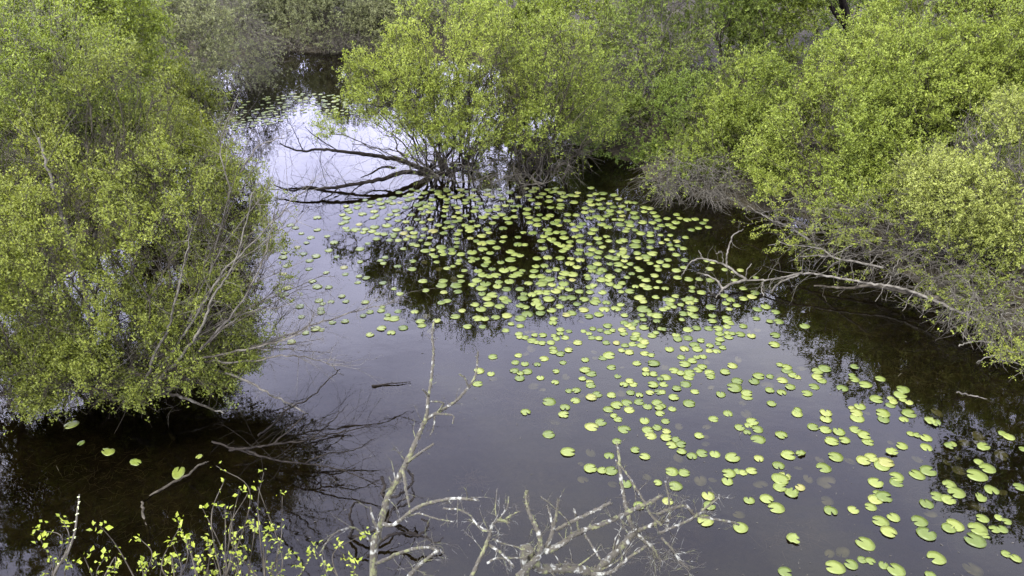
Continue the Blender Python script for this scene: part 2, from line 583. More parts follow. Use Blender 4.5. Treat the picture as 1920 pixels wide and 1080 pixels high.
gx, gy = axis_pts(-16, 15, 0.2, 600), axis_pts(0, 40, 0.2, 600)
X, Y = np.meshgrid(gx, gy, indexing='ij')
Z = ground_z(X, Y)
V = np.stack([X, Y, Z], axis=-1).reshape(-1, 3)
a, b = len(gx), len(gy)
i, j = np.meshgrid(np.arange(a - 1), np.arange(b - 1), indexing='ij')
Q = np.stack([i * b + j, (i + 1) * b + j, (i + 1) * b + j + 1, i * b + j + 1], axis=-1).reshape(-1, 4)
m, nt, out = new_mat('pond_mud_and_leaf_litter')
tc = N(nt, 'ShaderNodeTexCoord')
n1 = N(nt, 'ShaderNodeTexNoise', Scale=0.9, Detail=8.0, Roughness=0.65); nt.links.new(tc.outputs['Object'], n1.inputs['Vector'])
n2 = N(nt, 'ShaderNodeTexNoise', Scale=9.0, Detail=8.0, Roughness=0.7, Distortion=0.8); nt.links.new(tc.outputs['Object'], n2.inputs['Vector'])
r1 = ramp(nt, [(0.35, (0.014, 0.013, 0.009)), (0.55, (0.028, 0.025, 0.016)), (0.72, (0.046, 0.042, 0.026))])
r2 = ramp(nt, [(0.35, (0.5, 0.5, 0.5)), (0.65, (1.7, 1.6, 1.3))])
nt.links.new(n1.outputs['Fac'], r1.inputs[0]); nt.links.new(n2.outputs['Fac'], r2.inputs[0])
mu = N(nt, 'ShaderNodeMix', data_type='RGBA', blend_type='MULTIPLY'); mu.inputs[0].default_value = 1.0
nt.links.new(r1.outputs[0], mu.inputs[6]); nt.links.new(r2.outputs[0], mu.inputs[7])
pb = N(nt, 'ShaderNodeBsdfPrincipled', Roughness=0.95); pb.inputs['Specular IOR Level'].default_value = 0.1
nt.links.new(mu.outputs[2], pb.inputs['Base Color'])
bp = N(nt, 'ShaderNodeBump', Strength=0.7, Distance=0.05); nt.links.new(n2.outputs['Fac'], bp.inputs['Height']); nt.links.new(bp.outputs[0], pb.inputs['Normal'])
nt.links.new(pb.outputs[0], out.inputs[0])
M['mud'] = m
g = link_mesh('ground', mesh_from('ground', V, Q, 4, m, smooth=True)); tag(g, kind='structure')

# water surface: mirror by Fresnel over tea-brown clear water
m, nt, out = new_mat('still_pond_water')
tc = N(nt, 'ShaderNodeTexCoord')
mp = N(nt, 'ShaderNodeMapping'); mp.inputs['Scale'].default_value = (1.0, 1.7, 1.0); nt.links.new(tc.outputs['Object'], mp.inputs['Vector'])
n1 = N(nt, 'ShaderNodeTexNoise', Scale=1.6, Detail=3.0, Roughness=0.5); nt.links.new(mp.outputs[0], n1.inputs['Vector'])
bp = N(nt, 'ShaderNodeBump', Strength=0.12, Distance=0.02); nt.links.new(n1.outputs['Fac'], bp.inputs['Height'])
fr = N(nt, 'ShaderNodeFresnel', IOR=1.333); nt.links.new(bp.outputs[0], fr.inputs['Normal'])
gl = N(nt, 'ShaderNodeBsdfGlossy', Roughness=0.012); gl.inputs['Color'].default_value = (1, 1, 1, 1)
nt.links.new(bp.outputs[0], gl.inputs['Normal'])
tr = N(nt, 'ShaderNodeBsdfTransparent'); tr.inputs['Color'].default_value = (0.34, 0.31, 0.24, 1)
mx = N(nt, 'ShaderNodeMixShader')
nt.links.new(fr.outputs[0], mx.inputs[0]); nt.links.new(tr.outputs[0], mx.inputs[1]); nt.links.new(gl.outputs[0], mx.inputs[2])
nt.links.new(mx.outputs[0], out.inputs[0])
V = np.array([(-13, 1.5, 0), (10.5, 1.5, 0), (10.5, 30.5, 0), (-13, 30.5, 0)], float)
w = link_mesh('water', mesh_from('water', V, np.array([[0, 1, 2, 3]]), 4, m)); tag(w, kind='structure')
def gp(x, y):
    return np.array([x, y, float(ground_z(np.array([x]), np.array([y]))[0])])


def rw(px, py):
    p = on_water(px, py)
    return gp(p[0], p[1])


L = px_lobe


def ring(px, py, n, r):
    c = on_water(px, py); out = []
    for k in range(n):
        a_ = 6.283 * k / n + 0.4 * math.sin(k * 5.1); q = r * (0.35 + 0.65 * ((k * 0.618) % 1))
        out.append(gp(c[0] + q * math.cos(a_), c[1] + 0.7 * q * math.sin(a_)))
    return out


# --- tall willow just outside the right edge: the photo shows its reflection
shrub('willow_tree', 'tall willow past the right edge, seen as the dark reflection at lower right', 'willow',
      [(np.array([10.6, 12.4, 4.6]), np.array([1.7, 1.6, 1.5])), (np.array([10.2, 10.6, 3.6]), np.array([1.4, 1.4, 1.3])), (np.array([11.2, 13.6, 6.0]), np.array([1.6, 1.5, 1.1])),
       (np.array([10.0, 8.6, 3.0]), np.array([1.3, 1.3, 1.2]))],
      [gp(10.6, 12.4), gp(10.3, 10.4), gp(10.2, 8.6)], 1300, 4800, 46000, 0.055, 'leaf_deep', 'bark', bf=0.35, seed=58, twig_len=0.42, gap=-0.5)
# --- near left willow, standing in the shallow water
near_left = shrub('willow_bush', 'big yellow-green willow with grey fanned stems standing in near water on the left', 'willow',
      [L(200, 470, 9.0, 230, 190, 1.5), L(60, 560, 8.7, 150, 150, 1.2), L(350, 530, 9.2, 130, 140, .9), L(430, 450, 9.5, 80, 95, .5),
       L(230, 640, 8.6, 200, 70, 1.0), L(90, 330, 9.7, 160, 110, 1.2), L(320, 350, 9.7, 120, 90, 1.0), L(40, 700, 8.2, 110, 60, .7), L(150, 690, 8.3, 120, 45, .7), L(330, 660, 8.5, 100, 60, .7), L(450, 600, 9.1, 90, 80, .5, .9), L(495, 510, 9.4, 60, 100, .5, .7), L(440, 380, 10.0, 60, 60, .6, 1.5), L(250, 680, 8.5, 170, 45, .7, 4), L(90, 690, 8.3, 120, 50, .7, 4), L(40, 715, 8.2, 80, 35, .5, 2), L(400, 670, 8.6, 80, 40, .5, 4), L(100, 480, 8.6, 120, 120, 1.0),
       L(200, 270, 10.2, 150, 70, 1.0), L(190, 190, 10.5, 150, 80, 1.0), L(-130, 520, 9.0, 130, 150, 1.2), L(-130, 330, 9.6, 120, 120, 1.2), L(-120, 650, 8.4, 110, 60, .8, 2)],
      [rw(250, 742), rw(160, 700), rw(305, 735), rw(40, 730), rw(-120, 740)], 4200, 18000, 230000, 0.033, 'leaf_fresh', 'bark', bf=0.42, seed=3, fan=44, clump_s=5.5, gap=0.08, keep=0.6, up=0.5, rose=8, spread=0.05, max_r=0.045,
      twig_len=0.36, trunk_bark='bark_moss', minz=0.10, twig_r=0.0024, tint0=0.52)
# --- trees behind it up the left side
shrub('willow_tree', 'sparse willow with a pale grey trunk and bare upper twigs at the upper left edge', 'willow',
      [L(60, 150, 10.8, 150, 120, 1.2), L(10, 260, 10.5, 120, 110, 1.0), L(170, 230, 11.0, 100, 80, .9)],
      [gp(-6.6, 10.4)], 1000, 3200, 50000, 0.036, 'leaf_bright', 'bark_pale', bf=0.3, seed=4, twig_len=0.5, bare=0.25, gap=-0.3, keep=0.9, rose=6, spread=0.05, tint0=0.52, clump_s=5.0)
shrub('willow_bush', 'pale yellow-green willow crown filling the top left corner of the photo', 'willow',
      [L(150, 70, 14, 140, 100, 1.5), L(50, 40, 13, 150, 90, 1.5), L(20, -60, 14, 150, 90, 1.5)],
      [gp(-9.4, 14.0), gp(-7.9, 14.6)], 1500, 6000, 90000, 0.048, 'leaf_bright', 'bark_grey', bf=0.35, seed=5, twig_len=0.42, tint0=0.42, rose=6, spread=0.055, gap=-0.5)
shrub('willow_bush', 'olive willow leaning over the water behind the big left willow', 'willow',
      [L(265, 215, 15.2, 115, 95, 1.3), L(345, 225, 15, 75, 50, 1.0), L(300, 300, 13, 110, 90, 1.2)],
      [gp(-7.7, 14.8), gp(-7.4, 13.2)], 1300, 4600, 65000, 0.048, 'leaf_fresh', 'bark', bf=0.35, seed=6, twig_len=0.4, tint0=0.52, clump_s=4.5, rose=6, spread=0.055, keep=0.5)
shrub('willow_bush', 'dull grey-green willow between the left crowns and the bare twig thicket', 'willow',
      [L(320, 80, 20, 120, 95, 1.8), L(270, 0, 21, 120, 90, 1.8)],
      [gp(-9.6, 20.5), gp(-9.9, 19.2)], 1100, 4500, 40000, 0.055, 'leaf_grey', 'bark_grey', bf=0.35, seed=7, twig_len=0.5, bare=0.15, twig_r=0.0035, tint0=0.6, gap=-0.4)
shrub('bare_thicket', 'leafless grey twig thicket drooping into the far left water', 'thicket',
      [L(430, 100, 24.5, 85, 75, 1.8), L(455, 140, 24, 50, 40, 1.1), L(390, 40, 25, 90, 70, 1.6)],
      [gp(-9.3, 24.6), gp(-9.6, 25.6), gp(-9.3, 23.8)], 900, 3000, 9000, 0.05, 'leaf_grey', 'bark_grey', bf=0.2, seed=8, twig_len=0.7, droop=0.55,
      bare=0.3, twig_r=0.0042, up=0.2)
# --- the far bank
far = [
    ('grey-green willow on the far bank, leftmost beside the bare thicket', [L(420, 10, 31, 110, 80, 2.0)], gp(-10.6, 31), 20),
    ('rounded grey-green willow on the far bank above the dark water', [L(540, 40, 31, 95, 60, 1.7), L(520, -20, 32, 90, 60, 1.7)], gp(-8.4, 30.8), 21),
    ('low grey-green willow at the far water edge left of the island willow', [L(640, 45, 30.3, 85, 58, 1.6), L(650, -20, 31, 90, 60, 1.7)], gp(-6.2, 30.0), 22),
    ('dull willow on the far bank half hidden by the island willow', [L(740, 40, 29.8, 80, 70, 1.6), L(800, -10, 30, 100, 70, 1.6)], gp(-3.9, 29.6), 23)]
for lab, lob, root, sdn in far:
    shrub('willow_bush', lab, 'willow', lob, [root, root + np.array([0.9, -0.3, 0]), root + np.array([-0.9, 0.2, 0])], 1000, 4200, 42000, 0.06,
          'leaf_grey', 'bark_grey', group='willows on the far bank', bf=0.3, seed=sdn, twig_len=0.55, bare=0.05, twig_r=0.0035, tint0=0.5 + 0.1 * (sdn % 2), gap=-0.4)
shrub('bare_thicket', 'low leafless grey twigs along the far water edge', 'thicket', [L(560, 84, 29.2, 110, 14, .5), L(660, 80, 29.0, 60, 16, .5), L(490, 92, 28.6, 40, 14, .5)],
      [gp(-7.6, 29.2), gp(-6.3, 29.2), gp(-5.2, 29.2)], 700, 3600, 3000, 0.06, 'leaf_grey', bark='bark_grey', seed=25, twig_len=0.6, droop=0.4, twig_r=0.005, up=0.1)

# --- island willows in the middle of the pond
island_left = shrub('willow_bush', 'rounded yellow-green willow with black trunk standing in mid-pond water', 'willow',
      [L(850, 85, 16.7, 125, 90, 1.4), L(745, 170, 16.4, 95, 75, 1.1), L(880, 215, 16.3, 110, 70, 1.2), L(620, 243, 15.9, 34, 18, .4),
       L(800, 250, 16.2, 90, 40, .9), L(930, 190, 16.4, 60, 75, .9),  L(690, 130, 16.5, 50, 40, .7)],
      ring(838, 338, 12, .55), 1900, 7500, 66000, 0.040, 'leaf_bright', 'bark', bf=0.3, seed=30, fan=60, leaf_minz=0.95, keep=0.2, up=0.55, max_r=0.045, rose=6, spread=0.05,
      twig_len=0.36, trunk_bark='bark_dark', minz=0.5, tint0=0.62, gap=-0.05, clump_s=5.5, twig_r=0.003)
island_right = shrub('willow_bush', 'airy willow with bare lower stems standing in water right of the island willow', 'willow',
      [L(1030, 140, 16.6, 95, 85, 1.2), L(1095, 210, 16.8, 62, 85, 1.0), L(1000, 235, 16.3, 75, 55, 1.0), L(960, 160, 16.8, 60, 70, 1.0)],
      ring(992, 338, 12, .5), 1600, 6000, 44000, 0.040, 'leaf_bright', 'bark', bf=0.3, seed=31, fan=60, leaf_minz=0.95, keep=0.2, up=0.55, max_r=0.045, rose=6, spread=0.05,
      twig_len=0.42, trunk_bark='bark_dark', minz=0.5, tint0=0.5, gap=0.0, clump_s=5.5, bare=0.1, twig_r=0.003)
for top_, c0, ends_ in ((island_left, (838, 338), [(640, 250), (680, 190), (700, 230), (730, 120), (760, 200), (780, 90), (800, 240), (820, 60), (840, 200), (860, 110), (880, 30), (895, 220),
                                                   (910, 120), (940, 200), (770, 270), (660, 270), (720, 275), (870, 270), (930, 260)]),
                        (island_right, (992, 338), [(900, 250), (930, 180), (950, 110), (970, 220), (990, 90), (1010, 200), (1030, 80), (1050, 170), (1080, 120), (1100, 210), (1130, 180),
                                                    (1120, 260), (1080, 270), (960, 280), (1030, 260), (1060, 230)])):
    rng = np.random.default_rng(c0[0]); o_ = np.array(top_.location)
    for (x, y) in ends_:
        f_ = on_water(c0[0] + rng.normal(0, 22), c0[1] + rng.normal(0, 6), -.1); e_ = at_dist(x, y, 16.0 + rng.normal(0, .35))
        m_ = f_ * .5 + e_ * .5 + np.array([(f_[0] - e_[0]) * .08, 0, .12]) + rng.normal(0, .08, 3)
        mb = MB(); p_ = mb.sweep([f_, m_, e_], rng.uniform(.016, .030), .006, 6, .06, 6, jit=.012)
        mb.twigs_along(p_, .0045, 9, .5, up=.3, k=3, start=.25)
        mb.build('stem', M['bark' if rng.random() < .7 else 'bark_grey'], top_, origin=o_)
# bare drooping twigs round both feet
shrub('root_tangle', 'grey tangle of bare drooping twigs round the feet of the island willows', 'twigs',
      [L(850, 300, 16.2, 110, 40, .8), L(1000, 305, 16.1, 85, 42, .8), L(930, 320, 15.9, 50, 26, .5), L(1060, 300, 16.3, 40, 40, .5)],
      [rw(840, 347), rw(985, 347), rw(915, 349), rw(1030, 349)], 420, 700, 500, 0.04, 'leaf_bright', 'bark_grey', bf=0.2, seed=32, droop=0.5,
      minz=0.04, twig_len=0.5, twig_r=0.0034, bare=0.5, up=0.1)

# --- right bank, from the far end forward
shrub('willow_bush', 'soft yellow-green willow rising behind the island willows', 'willow',
      [L(960, 20, 23.8, 100, 60, 1.6), L(1070, 60, 22.6, 105, 90, 1.7), L(1010, -40, 24, 110, 60, 1.6)],
      [gp(1.4, 24.2), gp(2.2, 22.8)], 1200, 4800, 64000, 0.057, 'leaf_bright', 'bark_grey', bf=0.35, seed=40, twig_len=0.45, tint0=0.42, twig_r=0.0036)
shrub('willow_tree', 'grey-twigged thin willow with pale crooked limbs right of the island willows', 'willow',
      [L(1190, 120, 20.6, 90, 110, 1.4), L(1240, 50, 21, 90, 80, 1.4), L(1160, 220, 19.6, 50, 60, .9), L(1230, -60, 21, 90, 80, 1.4), L(1240, -160, 21, 70, 70, 1.2)],
      [gp(3.0, 20.2), gp(3.5, 19.6)], 1500, 5600, 44000, 0.052, 'leaf_deep', 'bark_grey', bf=0.3, seed=41, twig_len=0.5, bare=0.15, tint0=0.75, gap=-0.4, twig_r=0.0036)
shrub('willow_bush', 'dark green bush low on the right bank behind the heap of dead twigs', 'willow',
      [L(1230, 255, 18.7, 85, 60, 1.1), L(1155, 275, 18.2, 65, 50, .9), L(1290, 210, 18.5, 70, 60, 1.0), L(1120, 225, 19.3, 60, 50, .9), L(1200, 310, 17.6, 50, 22, .6)],
      [gp(3.3, 18.6), gp(4.2, 18.4)], 1200, 4800, 66000, 0.05, 'leaf_deep', 'bark', bf=0.35, seed=42, twig_len=0.4, tint0=0.55)
shrub('willow_tree', 'tall dark green tree at top centre right behind the thin willow', 'tree',
      [L(1340, 90, 22.3, 110, 100, 1.7), L(1330, -30, 23, 120, 90, 1.8), L(1330, -170, 23, 120, 100, 1.8), L(1340, -290, 23, 90, 90, 1.5)],
      [gp(6.0, 22.5), gp(6.6, 22.0)], 1700, 6500, 84000, 0.06, 'leaf_deep', 'bark', bf=0.35, seed=43, twig_len=0.45, tint0=0.62)
shrub('willow_tree', 'leafy green tree standing left of the dark forked trunks', 'tree',
      [L(1450, 70, 23.6, 90, 100, 1.7), L(1470, -50, 24, 110, 90, 1.8), L(1480, -190, 24, 120, 100, 1.8), L(1480, -310, 24, 90, 90, 1.5)],
      [gp(8.0, 24.0), gp(8.6, 23.4)], 1700, 6500, 84000, 0.06, 'leaf_bright', 'bark', bf=0.35, seed=44, twig_len=0.45, tint0=0.28)
forked_top = shrub('forked_tree', 'dark tree with black forked trunks in the gap at the top right', 'tree',
      [L(1600, -60, 26.5, 140, 60, 1.8), L(1640, 40, 27.5, 120, 60, 1.5)],
      [gp(11.6, 26.4), gp(12.2, 26.2), gp(11.0, 26.6)], 500, 2600, 26000, 0.06, 'leaf_deep', 'bark_dark', bf=0.9, seed=45, twig_len=0.5, tint0=0.55, thick=0.02)
for pts, r0, r1 in [([(1615, 120), (1595, 60), (1582, 10), (1560, -60), (1540, -150)], .15, .08), ([(1612, 110), (1625, 50), (1650, -10), (1660, -90)], .13, .07),
                    ([(1598, 65), (1570, 30), (1545, -10), (1500, -70)], .09, .05), ([(1625, 50), (1668, 20), (1700, -20)], .08, .04)]:
    mb = MB(); p_ = mb.sweep([at_dist(x, y, 25.0) for x, y in pts], r0, r1, 7, .05, 5)
    mb.twigs_along(p_, .02, 5, 1.2, up=.4, k=4)
    mb.build('trunk', M['bark_dark'], forked_top, origin=np.array(forked_top.location))
base_ = at_dist(1615, 120, 25.0); mb = MB()
mb.sweep([gp(base_[0], 25.0) - np.array([0, 0, .2]), gp(base_[0], 25.0) * .5 + base_ * .5, base_], .2, .15, 8, .05, 4)
mb.build('trunk', M['bark_dark'], forked_top, origin=np.array(forked_top.location))
shrub('willow_bush', 'bright green round willow above the dead twig heap on the right bank', 'willow',
      [L(1400, 190, 17.2, 85, 80, 1.2), L(1345, 255, 16.7, 85, 65, 1.1), L(1300, 300, 16.3, 65, 42, .9), L(1440, 260, 17, 70, 70, 1.0), L(1385, 335, 15.9, 60, 36, .8)],
      [gp(5.3, 17.2), gp(4.7, 16.6)], 1500, 5400, 75000, 0.047, 'leaf_bright', 'bark', bf=0.38, seed=46, twig_len=0.38, tint0=0.38)
shrub('dead_twig_heap', 'drooping heap of dead grey twigs touching the water below the round willow', 'twigs',
      [L(1295, 325, 15.7, 80, 38, .8), L(1240, 345, 15.5, 40, 22, .5), L(1375, 362, 15.2, 55, 24, .5)],
      [gp(4.1, 15.9), gp(3.6, 16.1), gp(3.2, 16.2)], 420, 1000, 1500, 0.04, 'leaf_bright', 'bark_pale', bf=0.15, seed=47, keep=1.0, fan=14, twig_len=0.5, droop=0.55, minz=0.04,
      twig_r=0.0036, up=0.0, bare=0.6)
big_right = shrub('willow_bush', 'largest bright green willow heaping down the right bank to the water', 'willow',
      [L(1650, 160, 16, 140, 110, 1.8), L(1790, 70, 16.6, 170, 110, 2.0), L(1560, 250, 15.2, 125, 95, 1.5), L(1720, 250, 15, 150, 100, 1.5),
       L(1470, 300, 14.6, 70, 70, 1.0), L(1590, 345, 14.2, 120, 60, 1.0), L(1850, 190, 15.4, 120, 100, 1.4), L(1740, 150, 15.4, 120, 90, 1.3)],
      [gp(7.4, 14.6), gp(8.2, 15.0), gp(6.8, 14.9), gp(9.4, 15.6)], 3400, 14000, 250000, 0.047, 'leaf_bright', 'bark', bf=0.4, seed=50, twig_len=0.36, tint0=0.50,
      clump_s=2.0, gap=-0.6, fan=24, keep=0.05, rose=7, spread=0.055)
shrub('willow_bush', 'bright willow crown cut by the top right corner of the photo', 'willow',
      [L(1920, 30, 17.5, 120, 120, 1.7), L(1980, -60, 18, 150, 110, 1.8), L(1800, -50, 18.5, 150, 70, 1.6), L(1860, -170, 18.0, 170, 110, 1.8), L(1720, -150, 19, 130, 90, 1.7), L(2050, -200, 17.5, 150, 130, 1.8)],
      [gp(11.2, 18.0), gp(10.4, 17.6)], 1900, 7000, 100000, 0.054, 'leaf_bright', 'bark', bf=0.38, seed=51, twig_len=0.4, tint0=0.52)
shrub('willow_bush', 'pale yellow willow bush at the right edge above the bare twigs', 'willow',
      [L(1830, 370, 12.0, 110, 80, .95), L(1900, 280, 12.5, 100, 80, 1.0), L(1745, 330, 12.9, 60, 45, .7), L(1900, 430, 11.5, 70, 60, .7)],
      [gp(8.3, 11.6), gp(8.9, 12.2)], 1500, 5200, 75000, 0.042, 'leaf_yellow', 'bark_grey', bf=0.38, seed=52, twig_len=0.34, tint0=0.5)
shrub('willow_bush', 'half bare grey willow hanging over the pale fallen limb', 'willow',
      [L(1560, 420, 12.9, 120, 50, .9), L(1680, 420, 12.4, 100, 60, .8), L(1760, 480, 11.6, 95, 55, .7), L(1820, 540, 11.0, 70, 50, .6), L(1700, 520, 11.6, 70, 35, .5), L(1850, 620, 10.2, 55, 40, .4)],
      [gp(7.2, 12.4), gp(6.9, 13.0), gp(7.5, 11.4)], 560, 950, 15000, 0.036, 'leaf_fresh', 'bark_grey', bf=0.25, seed=53, twig_len=0.6, droop=0.35, bare=0.45, fan=34, keep=1.0,
      minz=0.05, up=0.15, tint0=0.6, twig_r=0.0036, max_r=0.03)
half_bare = COL.objects[[o.get('label', '') for o in COL.objects].index('half bare grey willow hanging over the pale fallen limb')]
rng = np.random.default_rng(61); o_ = np.array(half_bare.location)
for (x0, y0, x1, y1, y_) in [(1560, 410, 1425, 400, 13.2), (1580, 440, 1440, 460, 12.8), (1600, 450, 1480, 490, 12.4), (1640, 470, 1530, 520, 12.0), (1660, 470, 1600, 545, 11.7), (1700, 500, 1640, 570, 11.3),
                             (1740, 520, 1690, 590, 11.0), (1760, 520, 1720, 610, 10.8), (1790, 540, 1770, 640, 10.5), (1820, 560, 1800, 650, 10.2), (1850, 580, 1850, 680, 9.9), (1880, 590, 1890, 690, 9.7),
                             (1620, 430, 1500, 440, 12.6), (1680, 450, 1560, 480, 12.0), (1720, 470, 1660, 520, 11.5), (1850, 560, 1790, 610, 10.4), (1540, 390, 1450, 380, 13.6)]:
    a_, c_ = at_dist(x0, y0, y_ + .5), at_dist(x1, y1, y_ - .1)
    c_[2] = max(c_[2], .02)
    mb = MB(); p_ = mb.sweep([gp(a_[0] + .8, a_[1] + .5), a_ + np.array([.25, .1, -.05]), a_, a_ * .45 + c_ * .55 + np.array([0, 0, .14]), c_], .017, .005, 6, .08, 6, jit=.012)
    mb.twigs_along(p_, .0042, 9, .5, up=-.05, k=3, droop=.06, start=.4)
    mb.build('stem', M['bark_pale'], half_bare, origin=o_)
shrub('bare_thicket', 'pale bare twigs drooping to the water at the right edge', 'thicket',
      [L(1870, 560, 10.6, 90, 55, .6), L(1895, 630, 10.0, 60, 45, .5, 2), L(1830, 600, 10.4, 60, 45, .4, 2), L(1780, 560, 10.9, 50, 40, .4)],
      [gp(8.0, 10.4), gp(8.3, 9.8)], 420, 700, 2600, 0.036, 'leaf_fresh', 'bark_pale', bf=0.2, seed=54, twig_len=0.5, droop=0.5, bare=0.3, minz=0.04, up=0.0, twig_r=0.0028)
shrub('sallow_sprig', 'small leafy willow spray hanging low over dark water at the right edge', 'sprig',
      [L(1905, 675, 9.3, 38, 20, .3), L(1955, 670, 9.3, 50, 35, .4)], [gp(8.3, 9.0)], 120, 420, 2600, 0.034, 'leaf_fresh', 'bark_pale', bf=0.2, seed=55, twig_len=0.25,
      minz=0.08, tint0=0.6)
# ------------------------------------------------------------------ lily pads
# centre x, centre y, width and notch direction as seen, measured per view of the photo (4.5 x)
A = """353 35 65 R 428 52 68 L 305 88 75 L 112 60 68 R 705 25 82 D 420 122 78 R 425 146 65 DR 470 150 75 R 553 130 65 R 620 130 78 L 530 175 92 L 570 190 60 R
615 196 75 R 710 132 62 L 770 82 75 R 765 118 70 D 735 157 70 U 808 150 78 L 840 97 62 L 690 193 80 R 915 192 88 R 705 240 68 DL 710 268 85 L 770 288 86 R
840 256 84 R 965 95 55 R 1040 75 70 L 1010 115 65 D 1105 88 65 R 1033 150 72 L 1095 157 72 R 1168 50 90 R 1170 104 75 R 1210 90 60 R 1157 193 72 R 1243 195 75 R
1310 25 80 DL 1345 45 90 R 1385 35 80 R 1475 65 88 R 1410 12 60 L 1290 85 85 R 1305 118 78 DR 1375 68 75 R 1540 132 90 L 1575 110 65 R 1410 125 90 R 1390 155 90 L
1440 165 80 R 1480 187 90 R 1380 205 80 R 1315 215 78 R 1458 217 90 R 1285 258 70 R 1350 273 92 R 1480 283 85 R 1535 298 70 R 1580 10 70 D 1610 75 60 L
200 312 88 R 82 430 104 L 183 455 72 U 72 540 88 R 415 300 78 R 390 360 78 R 470 372 78 U 575 378 68 D 630 327 90 L 792 362 65 DR 380 430 82 DL 430 452 50 UL
488 438 90 L 425 493 95 U 600 490 75 U 732 435 70 L 725 528 75 DL 978 337 75 U 1125 322 78 L 1180 300 120 R 1200 400 88 R 1415 367 80 R 1555 368 105 L
1490 422 75 R 1490 458 75 D 1555 458 85 R 978 424 95 R 1030 455 95 R 955 497 68 R 1252 477 68 UR 1015 522 75 D 1025 552 98 R 840 600 60 R 903 595 82 DL
895 682 92 DL 1030 654 104 R 1080 630 98 R 1305 547 85 DL 1355 518 85 R 1385 545 85 R 1200 636 92 R 1362 616 78 R 1435 636 75 D 1525 615 80 DR 1600 610 85 L
1550 548 105 L 1610 500 60 D 672 690 128 L 808 740 98 D 797 800 102 R 475 780 96 DR 672 967 118 R 1175 755 98 R 1245 720 118 DR 1328 698 102 DR 1350 760 102 R
1432 692 100 R 1505 732 92 U 1585 700 100 R 1600 740 85 L 1610 790 90 DR 1220 810 70 R 1255 840 85 R 1478 852 92 U 1032 903 120 R 1110 865 110 R 1307 923 120 DR
1507 930 110 R 1585 910 90 UL 1530 978 112 L 1245 1025 90 R"""
B = """430 12 82 L 560 10 90 R 585 28 75 R 915 14 68 R 990 14 95 L 1210 52 95 UL 555 57 78 R 690 53 85 L 225 82 90 R 298 70 88 L 400 73 85 R 480 72 95 L 20 80 60 R
125 130 80 U 138 162 85 U 223 154 92 L 335 176 75 R 495 117 90 R 560 110 70 D 570 145 85 R 600 115 60 R 668 122 90 L 760 136 82 U 962 130 95 L 953 209 104 L
497 165 85 R 480 200 65 L 518 235 72 R 410 218 75 DL 405 260 72 R 468 265 78 D 278 212 95 DR 305 247 98 R 195 245 86 D 68 248 86 U 167 316 82 UL 300 315 68 U
350 310 75 U 262 345 92 R 198 373 108 L 345 397 92 DR 310 422 88 L 598 387 98 L 107 428 95 L 165 450 85 R 238 448 112 R 230 482 105 R 407 445 95 R 415 478 92 L
540 440 95 R 1000 380 65 L 1060 400 95 L 1062 428 100 R 823 474 112 R 918 478 78 DR 782 520 100 UL 640 516 108 DR 615 573 148 L 1110 468 85 R 1150 484 70 R
1022 510 100 L 1087 567 98 UL 1015 613 92 D 915 595 90 R 1290 563 98 L 1228 620 100 L 1527 578 108 DL 1318 432 100 L 1378 413 120 R 1318 482 110 R 1352 512 95 U
205 542 110 L 130 580 85 R 285 606 78 R 35 485 95 L 20 545 85 R 10 610 60 R 105 655 102 R 502 630 88 U 722 620 100 R 725 650 100 R 930 708 90 R 235 706 120 R
92 752 80 UR 440 836 98 R 562 790 90 D 770 858 115 R 662 910 98 R 735 890 80 D 812 925 105 L 725 950 70 D 1148 762 80 UL 1145 793 100 U 1390 785 115 U
1388 840 108 U 35 855 85 R 5 790 60 L 320 978 95 R 42 940 78 L 40 993 108 R 125 1010 85 R 88 1057 105 L 165 1050 100 R 815 1010 128 L 1012 973 115 DR
1280 905 105 R 1385 928 110 R 1497 945 110 U 1437 1025 125 R 1545 1017 102 L 5 730 50 L"""
Cc = """188 402 85 F 170 470 70 R 188 503 95 L 280 548 112 L 408 498 92 L 598 588 122 L 575 635 122 R 595 676 62 U 648 697 80 U 375 670 125 R 510 690 90 F 495 720 85 R
497 665 50 R 650 790 135 R 605 840 88 D 830 855 110 F 880 875 110 F 235 732 105 U 205 785 115 L 213 830 130 UR 170 745 60 R 428 790 135 L 435 843 108 U 200 927 112 R
272 975 122 R 305 1030 110 R 665 962 65 R 720 975 60 R 793 998 108 UL 588 1065 110 UL 795 1075 105 D 1440 960 85 R 1490 988 105 UL 1015 1050 80 L 990 1070 95 F 1265 1070 125 F"""
Dd = """833 37 130 R 1180 67 98 D 1400 20 90 R 1480 75 92 L 1022 174 130 R 1120 193 90 R 1197 195 118 UR 1320 303 118 U 1590 295 80 L 1432 490 105 R"""
E = """170 32 85 UL 258 70 98 D 345 46 112 R 452 53 100 U 602 83 130 UR 822 92 90 D 1070 62 138 R 1180 55 100 F 1470 77 140 L 988 150 112 D 1370 168 140 L 88 200 125 L
192 212 105 R 568 217 125 L 645 198 80 UR 690 210 80 R 762 195 95 R 558 285 108 U 1005 265 150 R 1040 242 120 UR 1170 335 95 UL 1005 333 135 R 1100 378 135 F
120 323 130 L 55 450 105 R 395 408 120 U 405 490 115 R 740 443 105 U 888 432 128 DR 970 507 145 L 372 617 145 DL 668 675 140 UL 1428 533 125 D 1620 525 105 R
1120 770 135 F 1465 1010 165 L 1600 985 130 UL 1045 1050 130 R"""
